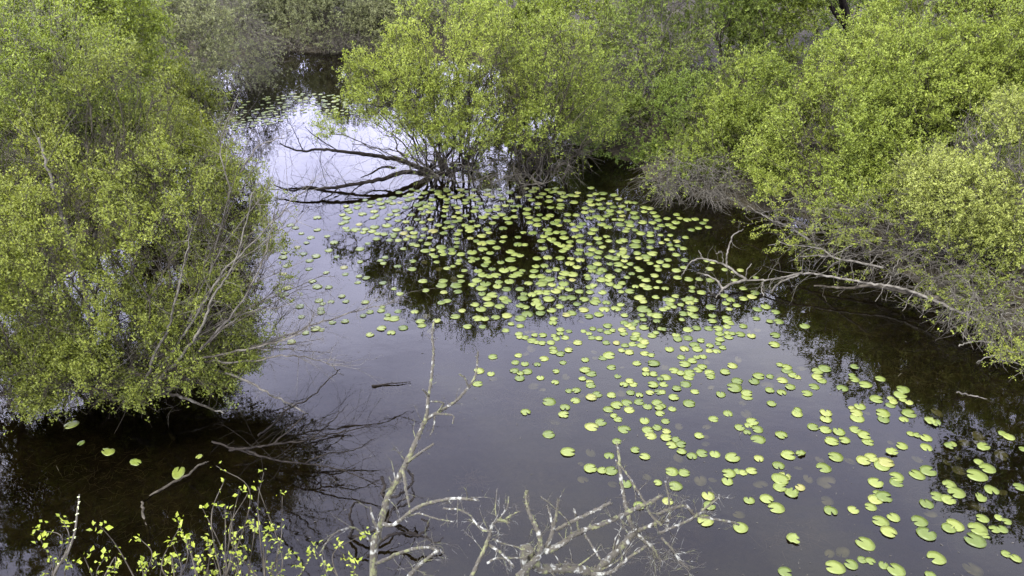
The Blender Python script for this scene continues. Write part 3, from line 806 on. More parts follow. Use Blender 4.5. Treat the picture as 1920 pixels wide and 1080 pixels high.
Ff = """335 82 130 R 455 125 140 R 420 150 140 UR 545 245 130 L 545 293 125 R 718 227 135 UL 810 195 150 R 1220 235 170 L 1310 175 145 L 1240 120 90 R 368 295 140 UR
440 415 150 R 365 437 130 R 395 395 120 L 325 498 110 L 185 527 115 R 990 310 125 L 1050 380 155 L 890 410 130 L 980 440 135 R 797 473 125 U 518 588 118 UL
408 620 140 L 478 710 150 DR 738 620 148 L 795 727 178 UR 1035 655 165 DL 985 680 130 R 1230 685 175 L 1205 780 190 UL 1290 740 80 R 1268 597 115 L 1370 690 100 L
1435 690 100 UL 1475 622 75 L 1410 590 80 R 1345 357 130 D 1580 332 110 L 1240 420 120 F 280 810 160 UL 255 945 85 R 325 955 65 DR 165 990 140 UL 435 990 80 UR
540 1030 165 UL 880 930 170 L 1470 897 90 R 1550 935 95 UL 265 108 135 R 500 35 110 F 1610 10 70 L 830 1078 100 D"""
G = """835 38 70 L 948 48 68 R 980 18 60 L 1020 50 65 R 1085 40 65 L 1155 20 70 R 1105 15 50 L 1230 8 55 R 1288 28 58 D 1508 38 60 L 1518 68 62 R 1210 50 50 L
765 75 60 R 697 123 85 L 1065 122 62 R 1140 83 70 L 1180 95 65 R 1268 80 80 L 1385 108 105 R 1470 130 75 L 1250 140 85 R 1305 130 60 L 1388 143 75 R 1510 103 55 L
1550 168 80 R 1475 155 80 L 1305 170 58 R 1330 188 65 R 1400 168 70 L 912 192 65 R 868 220 60 L 895 243 65 R 697 232 62 L 562 277 76 R 1143 228 70 L 1345 234 62 R
1535 222 62 R 1525 245 55 L 1482 268 55 R 1015 270 72 D 1135 295 80 L 1432 288 68 R 1578 306 60 L 690 353 64 R 750 368 75 L 575 335 65 R 678 405 64 L 1548 353 66 R
1550 395 68 L 1230 394 82 R 1398 394 85 L 892 410 70 R 1385 430 100 L 1510 430 110 R 432 445 74 L 985 458 58 R 1252 471 72 L 1405 488 75 R 1522 486 78 L 1036 502 68 R
543 522 64 L 578 566 64 R 350 558 84 L 452 568 66 D 383 585 58 R 190 607 88 R 740 572 70 L 888 608 60 R 875 642 80 L 1018 648 68 R 780 655 72 L 368 628 68 R
368 659 80 L 203 695 70 UR 725 685 68 R 930 682 64 L 930 710 68 R 985 710 100 R 570 733 74 L 465 742 74 UR 1158 652 75 D 1208 735 85 R 1218 768 80 L 1345 727 75 U
1500 694 90 L 1385 577 75 R 1432 560 75 L 1560 645 70 R 1062 788 95 L 880 793 90 R 962 830 82 D 782 846 80 UR 320 797 95 L 375 805 60 R 240 830 75 R 118 907 85 L 1605 778 85 R"""
H = """265 10 70 L 355 5 55 R 435 5 60 L 565 25 70 R 45 50 90 R 150 60 85 R 270 58 90 L 410 45 60 R 490 57 70 L 362 72 60 R 430 88 70 L 500 97 65 R 140 98 110 L 265 108 70 R
445 125 65 L 545 118 75 L 40 123 75 R 40 150 80 R 155 158 80 L 60 185 75 R 485 172 75 L 285 160 100 R 230 190 100 L 170 200 75 R 235 215 65 L 350 232 80 R 415 215 70 L
558 215 78 R 265 245 68 L 98 247 70 R 325 268 60 R 402 266 82 L 55 278 55 R 155 282 60 R 180 303 75 R 335 297 72 L 488 303 84 R 550 280 65 R 768 293 80 L 895 297 65 R
1027 303 68 L 970 320 50 R 740 225 60 L 795 240 50 R 110 332 64 D 302 346 84 L 70 362 64 R 185 362 66 L 232 386 80 R 343 397 64 R 498 366 85 R 590 380 90 L 680 380 75 R
770 387 85 L 980 388 70 R 1155 365 60 L 30 410 80 R 140 438 68 D 205 432 75 R 245 450 100 R 320 448 55 R 393 458 74 D 618 447 65 L 618 477 65 R 698 492 88 L 95 480 95 R
20 485 60 L 180 535 110 R 208 567 75 L 313 531 72 R 440 555 80 L 480 520 75 R 410 550 75 R 430 585 85 L 525 594 68 R 600 540 90 U 600 575 85 D 640 555 80 R 560 550 70 L
890 515 75 U 945 550 85 D 1052 455 75 R 1148 492 92 L 1125 525 92 R 1052 542 85 L 905 583 76 UR 997 598 75 R 930 630 62 L 1172 632 85 R 1240 610 92 U 1325 653 84 L
780 614 104 R 620 627 115 L 375 632 70 R 410 620 70 L 465 612 60 R 210 630 120 R 255 650 60 L 270 675 70 R 325 685 105 R 193 682 68 L 50 682 75 R 325 722 82 UR 210 718 64 R
545 670 90 L 600 668 80 U 640 690 85 R 790 688 76 U 790 733 80 R 535 720 60 R 910 708 90 DL 940 745 75 R 1160 710 72 L 1275 733 65 R 1350 732 90 L"""
ORI = [(880, 600, A), (1240, 600, B), (1560, 600, Cc), (880, 840, Dd), (1240, 840, E), (1560, 840, Ff), (520, 440, G), (1160, 440, H)]
ANG = {'R': 0, 'DR': -35, 'D': -90, 'DL': -145, 'L': 180, 'UL': 145, 'U': 90, 'UR': 35}
SUNK = [(880, 600, [(488, 100, 55), (535, 98, 55), (455, 20, 60), (845, 187, 60), (525, 243, 80), (478, 287, 60), (1055, 272, 58), (1060, 320, 50), (205, 335, 70), (203, 497, 75),
                    (815, 480, 70), (545, 558, 95), (620, 588, 60), (725, 863, 98), (945, 635, 55), (1280, 620, 85), (1290, 400, 40), (1160, 800, 50), (948, 16, 58)]),
        (1240, 600, [(1183, 408, 85), (1400, 465, 60), (895, 548, 120), (1010, 470, 90), (180, 0, 60), (310, 275, 70), (385, 355, 60), (810, 85, 60), (740, 95, 45), (25, 400, 80),
                     (718, 792, 92), (385, 900, 75), (150, 898, 72), (375, 985, 60), (375, 1045, 75), (690, 698, 70), (650, 335, 60), (420, 570, 60)]),
        (1560, 600, [(262, 700, 75), (885, 778, 110), (1245, 990, 130), (1225, 1030, 70), (170, 525, 90), (295, 785, 60), (1115, 1035, 90), (495, 1035, 60)]),
        (880, 840, [(1025, 40, 90), (945, 135, 60), (960, 265, 100), (1210, 305, 85), (1500, 245, 80)]),
        (1240, 840, [(145, 85, 92), (1155, 168, 75), (835, 305, 125), (655, 562, 95), (1340, 100, 85), (330, 275, 110), (1390, 285, 150), (1400, 445, 110), (1530, 880, 110),
                     (1420, 890, 80), (1240, 260, 90), (435, 270, 80)]),
        (1560, 840, [(720, 95, 95), (1070, 190, 120), (1235, 495, 120), (90, 880, 110), (1440, 375, 70), (1060, 80, 60), (970, 122, 70), (1430, 60, 120), (830, 555, 100),
                     (1190, 1020, 170), (150, 110, 100)]),
        (520, 440, [(1045, 735, 80), (830, 550, 60), (285, 740, 60), (1258, 687, 75), (1295, 815, 65), (1020, 305, 60), (1365, 290, 60), (1240, 230, 55), (1490, 380, 60)])]

rng = np.random.default_rng(77)
pads = []          # px, py, width (m), notch angle on the water, folded?
for ox, oy, txt in ORI:
    t = txt.split()
    for k in range(0, len(t), 4):
        px, py, w = ox + float(t[k]) / 4.5, oy + float(t[k + 1]) / 4.5, float(t[k + 2]) / 4.5
        if any(math.hypot(px - q['px'], (py - q['py']) * 1.6) < 0.33 * w and q['src'] != (ox, oy) for q in pads): continue
        p = on_water(px, py); W_ = 0.90 * w * depth_of(p) / F
        fold = t[k + 3] == 'F'
        ang = R(ANG[t[k + 3]] + rng.uniform(-16, 16)) if not fold else rng.uniform(0, 6.28)
        # outline is seen foreshortened, so a slanted notch is steeper on the water
        ang = math.atan2(math.sin(ang) * 1.5, math.cos(ang))
        pads.append(dict(px=px, py=py, w=min(max(W_, 0.10), 0.27), a=ang, fold=fold, src=(ox, oy), p=p))
# dense raft below the island willows: not measured one by one, scattered to the photo's density
def scatter(poly, n, wmin, wmax, mind):
    poly = np.array(poly, float); lo, hi = poly.min(0), poly.max(0); got = 0; tries = 0
    while got < n and tries < n * 60:
        tries += 1
        x, y = rng.uniform(lo, hi)
        ins = False
        for i in range(len(poly)):
            a_, b_ = poly[i], poly[(i + 1) % len(poly)]
            if (a_[1] > y) != (b_[1] > y) and x < (b_[0] - a_[0]) * (y - a_[1]) / (b_[1] - a_[1]) + a_[0]: ins = not ins
        if not ins: continue
        if clump(np.array([[x / 40, y / 18, 0]]), 1.0, 4)[0] < rng.uniform(-1.4, 0.5): continue
        p = on_water(x, y)
        if any(np.hypot(*(q['p'][:2] - p[:2])) < mind * rng.uniform(0.5, 1.3) for q in pads): continue
        pads.append(dict(px=x, py=y, w=rng.uniform(wmin, wmax), a=rng.uniform(0, 6.28), fold=False, src=None, p=p)); got += 1
scatter([(640, 385), (760, 355), (960, 352), (1120, 352), (1190, 375), (1240, 400), (1330, 405), (1335, 425), (1270, 440), (1180, 440), (1170, 600), (1000, 598), (890, 600), (880, 440), (640, 440)],
        430, 0.12, 0.19, 0.165)
scatter([(530, 415), (640, 380), (660, 440), (600, 560), (530, 560)], 26, 0.11, 0.17, 0.25)
scatter([(355, 215), (430, 190), (560, 175), (640, 178), (690, 215), (560, 212), (520, 232), (430, 245), (370, 228)], 190, 0.09, 0.15, 0.17)

pm, nt, out = new_mat('lily_pad_skin')
oi = N(nt, 'ShaderNodeObjectInfo'); at = N(nt, 'ShaderNodeAttribute', attribute_name='tint')
ad = N(nt, 'ShaderNodeMath', operation='ADD'); nt.links.new(oi.outputs['Random'], ad.inputs[0]); nt.links.new(at.outputs['Fac'], ad.inputs[1])
fr = N(nt, 'ShaderNodeMath', operation='FRACT'); nt.links.new(ad.outputs[0], fr.inputs[0])
rp = ramp(nt, [(0.0, (0.060, 0.084, 0.010)), (0.35, (0.094, 0.120, 0.016)), (0.8, (0.125, 0.150, 0.025)), (0.97, (0.145, 0.160, 0.030)), (1.0, (0.150, 0.142, 0.034))]); nt.links.new(fr.outputs[0], rp.inputs[0])
tc = N(nt, 'ShaderNodeTexCoord')
nz = N(nt, 'ShaderNodeTexNoise', Scale=22.0, Detail=5.0); nt.links.new(tc.outputs['Object'], nz.inputs['Vector'])
mr = N(nt, 'ShaderNodeMapRange'); mr.inputs[3].default_value = 0.72; mr.inputs[4].default_value = 1.22; nt.links.new(nz.outputs['Fac'], mr.inputs[0])
hs = N(nt, 'ShaderNodeHueSaturation'); nt.links.new(rp.outputs[0], hs.inputs['Color']); nt.links.new(mr.outputs[0], hs.inputs['Value'])
n3 = N(nt, 'ShaderNodeTexNoise', Scale=60.0, Detail=3.0); nt.links.new(tc.outputs['Object'], n3.inputs['Vector'])
r3 = ramp(nt, [(0.66, (0, 0, 0)), (0.74, (1, 1, 1))]); nt.links.new(n3.outputs['Fac'], r3.inputs[0])
mxc = N(nt, 'ShaderNodeMix', data_type='RGBA'); nt.links.new(r3.outputs[0], mxc.inputs[0]); nt.links.new(hs.outputs[0], mxc.inputs[6]); mxc.inputs[7].default_value = (0.10, 0.085, 0.03, 1)
pb = N(nt, 'ShaderNodeBsdfPrincipled', Roughness=0.42); pb.inputs['Specular IOR Level'].default_value = 0.4
nt.links.new(mxc.outputs[2], pb.inputs['Base Color'])
bp = N(nt, 'ShaderNodeBump', Strength=0.25, Distance=0.004); nt.links.new(nz.outputs['Fac'], bp.inputs['Height']); nt.links.new(bp.outputs[0], pb.inputs['Normal'])
nt.links.new(pb.outputs[0], out.inputs[0])
sm, nt, out = new_mat('sunken_pad_skin')
pb = N(nt, 'ShaderNodeBsdfPrincipled', Roughness=0.7); pb.inputs['Base Color'].default_value = (0.24, 0.26, 0.12, 1)
tc = N(nt, 'ShaderNodeTexCoord'); nz = N(nt, 'ShaderNodeTexNoise', Scale=7.0, Detail=6.0); nt.links.new(tc.outputs['Object'], nz.inputs['Vector'])
r3 = ramp(nt, [(0.35, (0.13, 0.15, 0.05)), (0.65, (0.27, 0.29, 0.13))]); nt.links.new(nz.outputs['Fac'], r3.inputs[0]); nt.links.new(r3.outputs[0], pb.inputs['Base Color'])
nt.links.new(pb.outputs[0], out.inputs[0])


def pad_shape(seed, fold=False, simple=False):
    """unit-width pad with a V notch towards +X: verts, tris"""
    g = np.random.default_rng(seed)
    half = R(g.uniform(7, 17)); k = 14 if simple else 26
    th = np.linspace(half, 2 * np.pi - half, k)
    edge = np.minimum(th - half, 2 * np.pi - half - th)
    r = 0.5 * (1.0 - 0.10 * np.exp(-(edge / 0.16) ** 2)) * (1 + 0.02 * np.sin(3 * th + g.uniform(0, 6)) + 0.012 * np.sin(7 * th + g.uniform(0, 6)))
    ex = g.uniform(0.98, 1.16)
    if g.random() < 0.3:        # a nibbled or torn edge
        c = g.uniform(1.2, 5.0); r = r * (1 - g.uniform(0.12, 0.3) * np.exp(-((th - c) / 0.16) ** 2))
    apex = np.array([g.uniform(0.06, 0.14), 0.0])
    out_ = np.stack([np.cos(th) * r * ex, np.sin(th) * r], -1)
    mid = apex + (out_ - apex) * 0.55
    ph = g.uniform(0, 6.28)
    def z(p, edge_):
        rr = np.linalg.norm(p, axis=-1)
        h = 0.022 * (rr * 2) ** 2 * np.sin(2 * np.arctan2(p[..., 1], p[..., 0]) + ph) * 0.5
        h += 0.012 * np.abs(p[..., 1])            # slight valley along the midrib
        return h
    zo, zm = z(out_, 1), z(mid, 0)
    if fold:
        ax = g.uniform(0, 3.14); n_ = np.array([math.cos(ax), math.sin(ax)])
        for arr, zz in ((out_, zo), (mid, zm)):
            s = arr @ n_
            lift = np.clip(s - 0.02, 0, 1)
            zz += lift * 0.22 + 0.09 * np.sin(arr[:, 0] * 14 + ph) * np.clip(np.abs(s), 0, 1)
            arr -= (lift * 0.45)[:, None] * n_
    V = [np.array([[apex[0], 0, 0.0]]), np.column_stack([mid, zm]), np.column_stack([out_, zo]), np.column_stack([out_ * 0.985, zo - 0.010])]
    V = np.vstack(V)
    T = []
    for i in range(k - 1):
        T += [[0, 1 + i, 2 + i], [1 + i, 1 + k + i, 2 + k + i], [1 + i, 2 + k + i, 2 + i],
              [1 + k + i, 1 + 2 * k + i, 2 + 2 * k + i], [1 + k + i, 2 + 2 * k + i, 2 + k + i]]
    return V, np.array(T)


SHAPES = [pad_shape(s) for s in range(14)]
FOLDS = [pad_shape(100 + s, True) for s in range(6)]
PAD_ME = [mesh_from('lily_pad', v, t, 3, pm, np.zeros(len(t)), smooth=True) for v, t in SHAPES]
FOLD_ME = [mesh_from('lily_pad', v, t, 3, pm, np.zeros(len(t)), smooth=True) for v, t in FOLDS]

# largest in view first: 300 of them are things, the rest one raft
for q in pads:
    x, y, zc = project(q['p'])
    q['area'] = (q['w'] / zc) ** 2 * (CAM_H / zc)
    q['vis'] = -20 < x < 1940 and -20 < y < 1100
    q['k'] = int(rng.integers(0, 14)); q['z'] = rng.uniform(0.003, 0.011); q['tilt'] = rng.normal(0, 0.014, 2)
    if q['fold']: q['z'] += 0.01
pads = [q for q in pads if q['vis']]
pads.sort(key=lambda q: -q['area'])
near, rest = pads[:300], pads[300:]

# what sets each pad apart: size, notch, what it touches, what it lies beside
LM = [('the lichen snag tip', 815, 600), ('the snag side tip', 897, 665), ('the floating stick', 735, 720), ('the tall lichen twig', 1158, 830),
      ('the lowest lichen branch tip', 1388, 985), ('the pale fallen limb', 1400, 545), ('the pale limb tip', 1290, 540), ('the bottom right corner', 1915, 1075),
      ('the right edge of the photo', 1915, 880), ('the middle of the bottom edge', 1300, 1080), ('the crumpled pad clump', 1749, 791), ('the torn crumpled pad', 1489, 1011),
      ('the long left willow twig', 700, 585), ('the right bank overhang', 1690, 690), ('the tuft of lichen twigs', 1290, 900), ('the big willow reflection tip', 1310, 752),
      ('the lone far right pad', 1509, 612), ('the big oval pad', 1377, 727), ('the central open water', 960, 800), ('the island willow reflection', 860, 590),
      ('the end of the dark reflection', 1640, 770), ('the pad raft centre', 1180, 640), ('the pads near the bottom', 1680, 1060), ('the pale reflected sky patch', 1480, 860)]
WS = sorted(q['w'] for q in near)
NOTCH = ['right', 'upper right', 'away', 'upper left', 'left', 'lower left', 'nearwards', 'lower right']
for q in near:
    q['touch'] = sum(1 for o in pads if o is not q and np.hypot(*(o['p'][:2] - q['p'][:2])) < (o['w'] + q['w']) * 0.47)
    lm = min(LM, key=lambda l: math.hypot(l[1] - q['px'], (l[2] - q['py']) * 1.4))
    q['lm'] = lm[0]
    dx, dy = q['px'] - lm[1], (q['py'] - lm[2]) * 1.3
    q['d'] = math.hypot(dx, dy)
    q['side'] = ('right of' if dx > 0 else 'left of') if abs(dx) > abs(dy) else ('below' if dy > 0 else 'above')
    q['size'] = 'small' if q['w'] < WS[90] else ('large' if q['w'] > WS[210] else 'mid-sized')
    q['nd'] = NOTCH[int(round((q['a'] % (2 * math.pi)) / (math.pi / 4))) % 8]
    q['nb'] = ['lone', 'paired', 'clustered'][min(q['touch'], 2)]
ORD = ['nearest', 'second nearest', 'third nearest', 'fourth nearest', 'fifth nearest', 'sixth nearest', 'seventh nearest', 'eighth nearest']


def words(q):
    if q['fold']: return 'crumpled folded lily pad'
    return f"{q['size']} {q['nb']} pad, notch {q['nd']}"


seen = {}
for q in near: seen.setdefault((words(q), q['side'], q['lm']), []).append(q)
for (wd, side, lm), grp in seen.items():
    grp.sort(key=lambda q: q['d'])
    for i, q in enumerate(grp):
        q['label'] = f"{wd}, {side} {lm}" if len(grp) == 1 else f"{wd}, {ORD[min(i, 7)]} {side} {lm}"
for q in near:
    me = FOLD_ME[q['k'] % 6] if q['fold'] else PAD_ME[q['k']]
    o = link_mesh('lily_pad', me)
    o.location = (float(q['p'][0]), float(q['p'][1]), q['z'])
    o.rotation_euler = (q['tilt'][0], q['tilt'][1], q['a'])
    o.scale = (q['w'], q['w'], q['w'])
    tag(o, q['label'], 'lily pad', 'lily pads floating on the pond')


def merged(lst, shapes, mat, name):
    Vs, Ts, tn, n = [], [], [], 0
    for q in lst:
        v, t = shapes[q['k'] % len(shapes)]
        c, s = math.cos(q['a']), math.sin(q['a'])
        v = v * q['w']
        v = np.column_stack([v[:, 0] * c - v[:, 1] * s + q['p'][0], v[:, 0] * s + v[:, 1] * c + q['p'][1],
                             v[:, 2] + q['z'] + q['tilt'][0] * v[:, 1] + q['tilt'][1] * v[:, 0]])
        Vs.append(v); Ts.append(t + n); tn.append(np.full(len(t), rng.random())); n += len(v)
    return link_mesh(name, mesh_from(name, np.vstack(Vs), np.vstack(Ts), 3, mat, np.concatenate(tn), smooth=True))


SIMPLE = [pad_shape(s, False, True) for s in range(14)]
o = merged(rest, SIMPLE, pm, 'lily_pad_raft')
tag(o, 'crowded raft of small far lily pads below the island willows', 'lily pads', kind='stuff')
sunk = []
for ox, oy, lst in SUNK:
    for (x, y, w) in lst:
        dz = -rng.uniform(0.04, 0.16)
        p = on_water(ox + x / 4.5, oy + y / 4.5, dz)
        sunk.append(dict(p=p, w=w / 4.5 * depth_of(p) / F, a=rng.uniform(0, 6.28), k=int(rng.integers(0, 14)), z=dz, tilt=rng.normal(0, 0.15, 2)))
o = merged(sunk, SIMPLE, sm, 'sunken_lily_pads')
tag(o, 'dull drowned lily pads showing faintly under the water surface', 'lily pads', kind='stuff')
# ------------------------------------------------------------------ dead wood and sprouts
rng = np.random.default_rng(5)


def path(pts, sc, ox, oy, z0, z1=None):
    """photo polyline -> world points at camera depth z0..z1"""
    n = len(pts); z1 = z0 if z1 is None else z1
    return [at_depth(ox + x / sc, oy + y / sc, z0 + (z1 - z0) * k / max(n - 1, 1)) for k, (x, y) in enumerate(pts)]


def rpx(r, zc):        # radius in photo pixels -> metres
    return r * zc / F


def crust(mb, p, r, n):
    """little lichen lobes standing proud of a branch"""
    i = rng.integers(0, len(p), n)
    c = p[i] + rng.normal(0, 1, (n, 3)) * r * 0.75
    d = norm(rng.normal(0, 1, (n, 3)))
    s = r * rng.uniform(0.25, 0.6, n)
    mb.add(*prisms(c - d * s[:, None] * 0.6, c + d * s[:, None] * 0.6, s, s * rng.uniform(0.4, 0.9, n), 5))


def snag(name, label, foot, spec, bark, lumps=0.16):
    """spec: list of (part name, pts, scale, ox, oy, depth0, depth1, r0, r1 in photo px, twigs, twig length px)"""
    top = empty(name, foot); tag(top, label, 'dead branch')
    org = np.array(foot)
    for (pn, pts, sc, ox, oy, z0, z1, r0, r1, tw, tl) in spec:
        mb = MB()
        w = path(pts, sc, ox, oy, z0, z1)
        if pn == 'limb':        # carry the main limb on down to its foot on the bank
            b = w[0]; f = np.array(foot)
            w = [f + np.array([0, 0, -0.2]), f * 0.6 + b * 0.4 + np.array([0.06, -0.05, 0.1])] + w
        p = mb.sweep(w, rpx(r0, z0) * (1.25 if pn == 'limb' else 0.88), rpx(r1, z1) * 0.85, 8, lumps, 7, jit=rpx(0.35, z0))
        crust(mb, p, rpx((r0 + r1) / 2, z0) * 0.7, int(len(p) * 2.4))
        if tw: mb.twigs_along(p, rpx(max(r1 * 0.38, 0.75), z0), int(tw * 1.7) + 1, rpx(tl, z0), up=0.15, k=4, sub=2)
        o = mb.build(pn, M[bark], top, origin=org)
    return top


r5 = (2.16, 600, 580); td = (4.5, 880, 840); te = (4.5, 1240, 840)
footA = gp(-0.9, 1.7); footB = gp(0.35, 1.75)
snag('lichen_snag', 'tall thin dead snag crusted with white lichen rising at bottom centre left', footA, [
    ('limb', [(215, 1080), (235, 930), (265, 790), (300, 710), (345, 630), (390, 530), (430, 440)], *r5, 3.9, 4.2, 6.6, 4.6, 9, 50),
    ('side_branch', [(430, 440), (440, 350), (452, 270), (460, 170), (455, 110), (460, 45)], *r5, 4.2, 4.4, 3.8, 1.8, 5, 18),
    ('side_branch', [(430, 445), (490, 410), (545, 375), (590, 330), (625, 280), (635, 230), (640, 170)], *r5, 4.2, 4.3, 4, 1.8, 2, 24),
    ('side_branch', [(600, 312), (588, 280), (563, 262)], *r5, 4.25, 4.2, 2, 1.5, 0, 0),
    ('side_branch', [(480, 412), (500, 380), (450, 373)], *r5, 4.2, 4.1, 2.2, 1.8, 0, 0),
    ('side_branch', [(470, 425), (510, 425), (540, 432), (537, 462)], *r5, 4.2, 4.1, 2.2, 1.2, 1, 16),
    ('side_branch', [(440, 350), (428, 338), (415, 324)], *r5, 4.2, 4.15, 3, 1.6, 0, 0),
    ('side_branch', [(465, 435), (460, 480), (445, 512)], *r5, 4.2, 4.2, 2.0, 1.0, 1, 14),
    ('side_branch', [(350, 622), (400, 585), (460, 545)], *r5, 4.05, 3.9, 3.4, 2.2, 1, 20),
    ('side_branch', [(335, 640), (350, 740), (362, 800)], *r5, 4.0, 3.8, 4, 2, 2, 30),
    ('side_branch', [(255, 870), (300, 870), (400, 800), (500, 772), (560, 766), (640, 772)], *r5, 3.85, 3.5, 4.2, 2.8, 5, 45),
    ('side_branch', [(330, 850), (400, 828), (480, 850), (540, 860)], *r5, 3.8, 3.5, 2.4, 1.2, 4, 30),
    ('side_branch', [(500, 805), (560, 812), (605, 832), (650, 890), (690, 900)], *r5, 3.6, 3.4, 2, 1.4, 4, 30),
    ('side_branch', [(225, 1030), (330, 985), (430, 965), (500, 985)], *r5, 3.8, 3.4, 4, 2.2, 7, 60),
    ('side_branch', [(360, 1080), (410, 1030), (480, 975)], *r5, 3.5, 3.4, 5, 3, 5, 50),
    ('side_branch', [(240, 900), (215, 850), (205, 800)], *r5, 3.9, 3.9, 3.5, 2, 2, 30),
    ('side_branch', [(225, 960), (150, 890), (100, 890), (50, 915), (0, 985)], *r5, 3.9, 3.6, 2.6, 1.4, 4, 45)], 'lichen')
snag('lichen_branch', 'forked dead branches crusted with pale lichen along the bottom edge', footB, [
    ('limb', [(480, 1090), (600, 1030), (740, 1015), (900, 1015), (1040, 1045), (1150, 970), (1260, 850), (1340, 770), (1390, 700)], *td, 3.6, 3.9, 8, 7.5, 5, 70),
    ('side_branch', [(1390, 700), (1350, 590), (1310, 450), (1290, 330), (1270, 180), (1260, 60), (1245, -40)], *td, 3.9, 4.1, 5, 2.4, 4, 26),
    ('side_branch', [(410, 1090), (500, 1000), (580, 910), (600, 850), (590, 740), (560, 660), (530, 600), (500, 530), (480, 450), (482, 360)], *td, 3.5, 3.8, 8, 2.6, 5, 40),
    ('side_branch', [(590, 890), (640, 860), (690, 740), (715, 640), (740, 520), (750, 430)], *td, 3.6, 3.7, 6, 2.2, 3, 26),
    ('side_branch', [(705, 660), (680, 560), (660, 480)], *td, 3.65, 3.7, 3, 1.6, 1, 20),
    ('side_branch', [(735, 690), (830, 640), (950, 580), (1060, 530), (1190, 460)], *td, 3.65, 3.5, 4, 3.4, 1, 20),
    ('side_branch', [(640, 880), (760, 820), (870, 740), (970, 690), (1090, 655), (1200, 610), (1300, 565), (1400, 510), (1500, 470), (1620, 405)], *td, 3.6, 3.8, 6.5, 4, 4, 36),
    ('side_branch', [(925, 715), (905, 600), (885, 520)], *td, 3.65, 3.6, 2.6, 2, 0, 0),
    ('side_branch', [(975, 725), (1030, 820), (1110, 950)], *td, 3.65, 3.5, 2.6, 2, 2, 26),
    ('side_branch', [(865, 720), (850, 650), (800, 580), (745, 530), (680, 470), (605, 410)], *td, 3.6, 3.5, 1.6, 1.4, 2, 20),
    ('side_branch', [(1030, 1065), (1180, 1050), (1280, 980), (1380, 900), (1490, 830)], *td, 3.7, 3.6, 4, 2.4, 5, 40),
    ('side_branch', [(1235, 105), (1330, 220), (1410, 350), (1480, 460), (1530, 560), (1620, 650)], *td, 3.95, 3.8, 2, 3.4, 3, 40),
    ('side_branch', [(1390, 700), (1440, 690), (1560, 640), (1680, 610)], *td, 3.9, 3.8, 5, 3, 12, 55),
    ('side_branch', [(1400, 720), (1500, 800), (1570, 880), (1620, 960)], *td, 3.9, 3.8, 4.5, 2.4, 16, 55),
    ('side_branch', [(-40, 560), (60, 520), (200, 490), (280, 560), (400, 590), (500, 610), (600, 625), (655, 645)], *te, 3.8, 3.9, 3.4, 2.2, 6, 36),
    ('side_branch', [(-20, 715), (120, 660), (270, 590), (370, 510), (470, 430), (490, 402)], *te, 3.75, 3.9, 3, 2, 8, 40),
    ('side_branch', [(0, 760), (60, 820), (110, 880), (160, 960), (230, 1020)], *te, 3.8, 3.7, 3, 1.2, 14, 50),
    ('side_branch', [(40, 700), (70, 560), (60, 420), (30, 280)], *te, 3.8, 3.9, 2.6, 1.4, 7, 36),
    ('side_branch', [(20, 1090), (80, 950), (140, 820), (180, 700), (200, 640), (260, 610), (340, 630)], *td, 3.4, 3.5, 4.6, 2.6, 6, 50),
    ('side_branch', [(255, 600), (285, 555), (320, 500), (332, 410)], *td, 3.5, 3.6, 2.4, 1.2, 2, 24),
    ('side_branch', [(240, 605), (220, 520), (235, 345)], *td, 3.5, 3.6, 1.8, 1.0, 1, 20),
    ('side_branch', [(310, 595), (360, 565), (420, 535)], *td, 3.5, 3.5, 2, 1.4, 1, 18),
    ('side_branch', [(160, 815), (250, 870), (310, 930), (375, 1000)], *td, 3.45, 3.3, 3.4, 2, 4, 40),
    ('side_branch', [(150, 970), (230, 930), (310, 930), (440, 925), (530, 880), (560, 830)], *td, 3.4, 3.4, 2.6, 1.2, 4, 36),
    ('side_branch', [(175, 705), (100, 670), (0, 600)], *td, 3.5, 3.6, 2.2, 1.4, 3, 30),
    ('side_branch', [(200, 770), (280, 805), (380, 830), (530, 880)], *td, 3.5, 3.4, 2.2, 1.4, 4, 30)], 'lichen')

# pale limb fallen from the right bank, just above the water
th = (4.5, 1160, 440); r6 = (2.634, 1200, 350)


def water_path(pts, sc, ox, oy, h):
    hs = h if isinstance(h, (list, tuple)) else [h] * len(pts)
    return [on_water(ox + x / sc, oy + y / sc, z) for (x, y), z in zip(pts, hs)]


def water_limb(name, label, cat, spec, mat, lump=0.10):
    org = spec[0][1][0]
    top = empty(name, org); tag(top, label, cat)
    for (pn, w, r0, r1, tw, tl, up) in spec:
        mb = MB()
        p = mb.sweep(w, r0, r1, 7, lump, 6, jit=0.006)
        if tw: mb.twigs_along(p, max(r1 * 0.55, 0.004), tw, tl, up=up, k=3, sub=2)
        mb.build(pn, mat, top, origin=np.array(org))
    return top


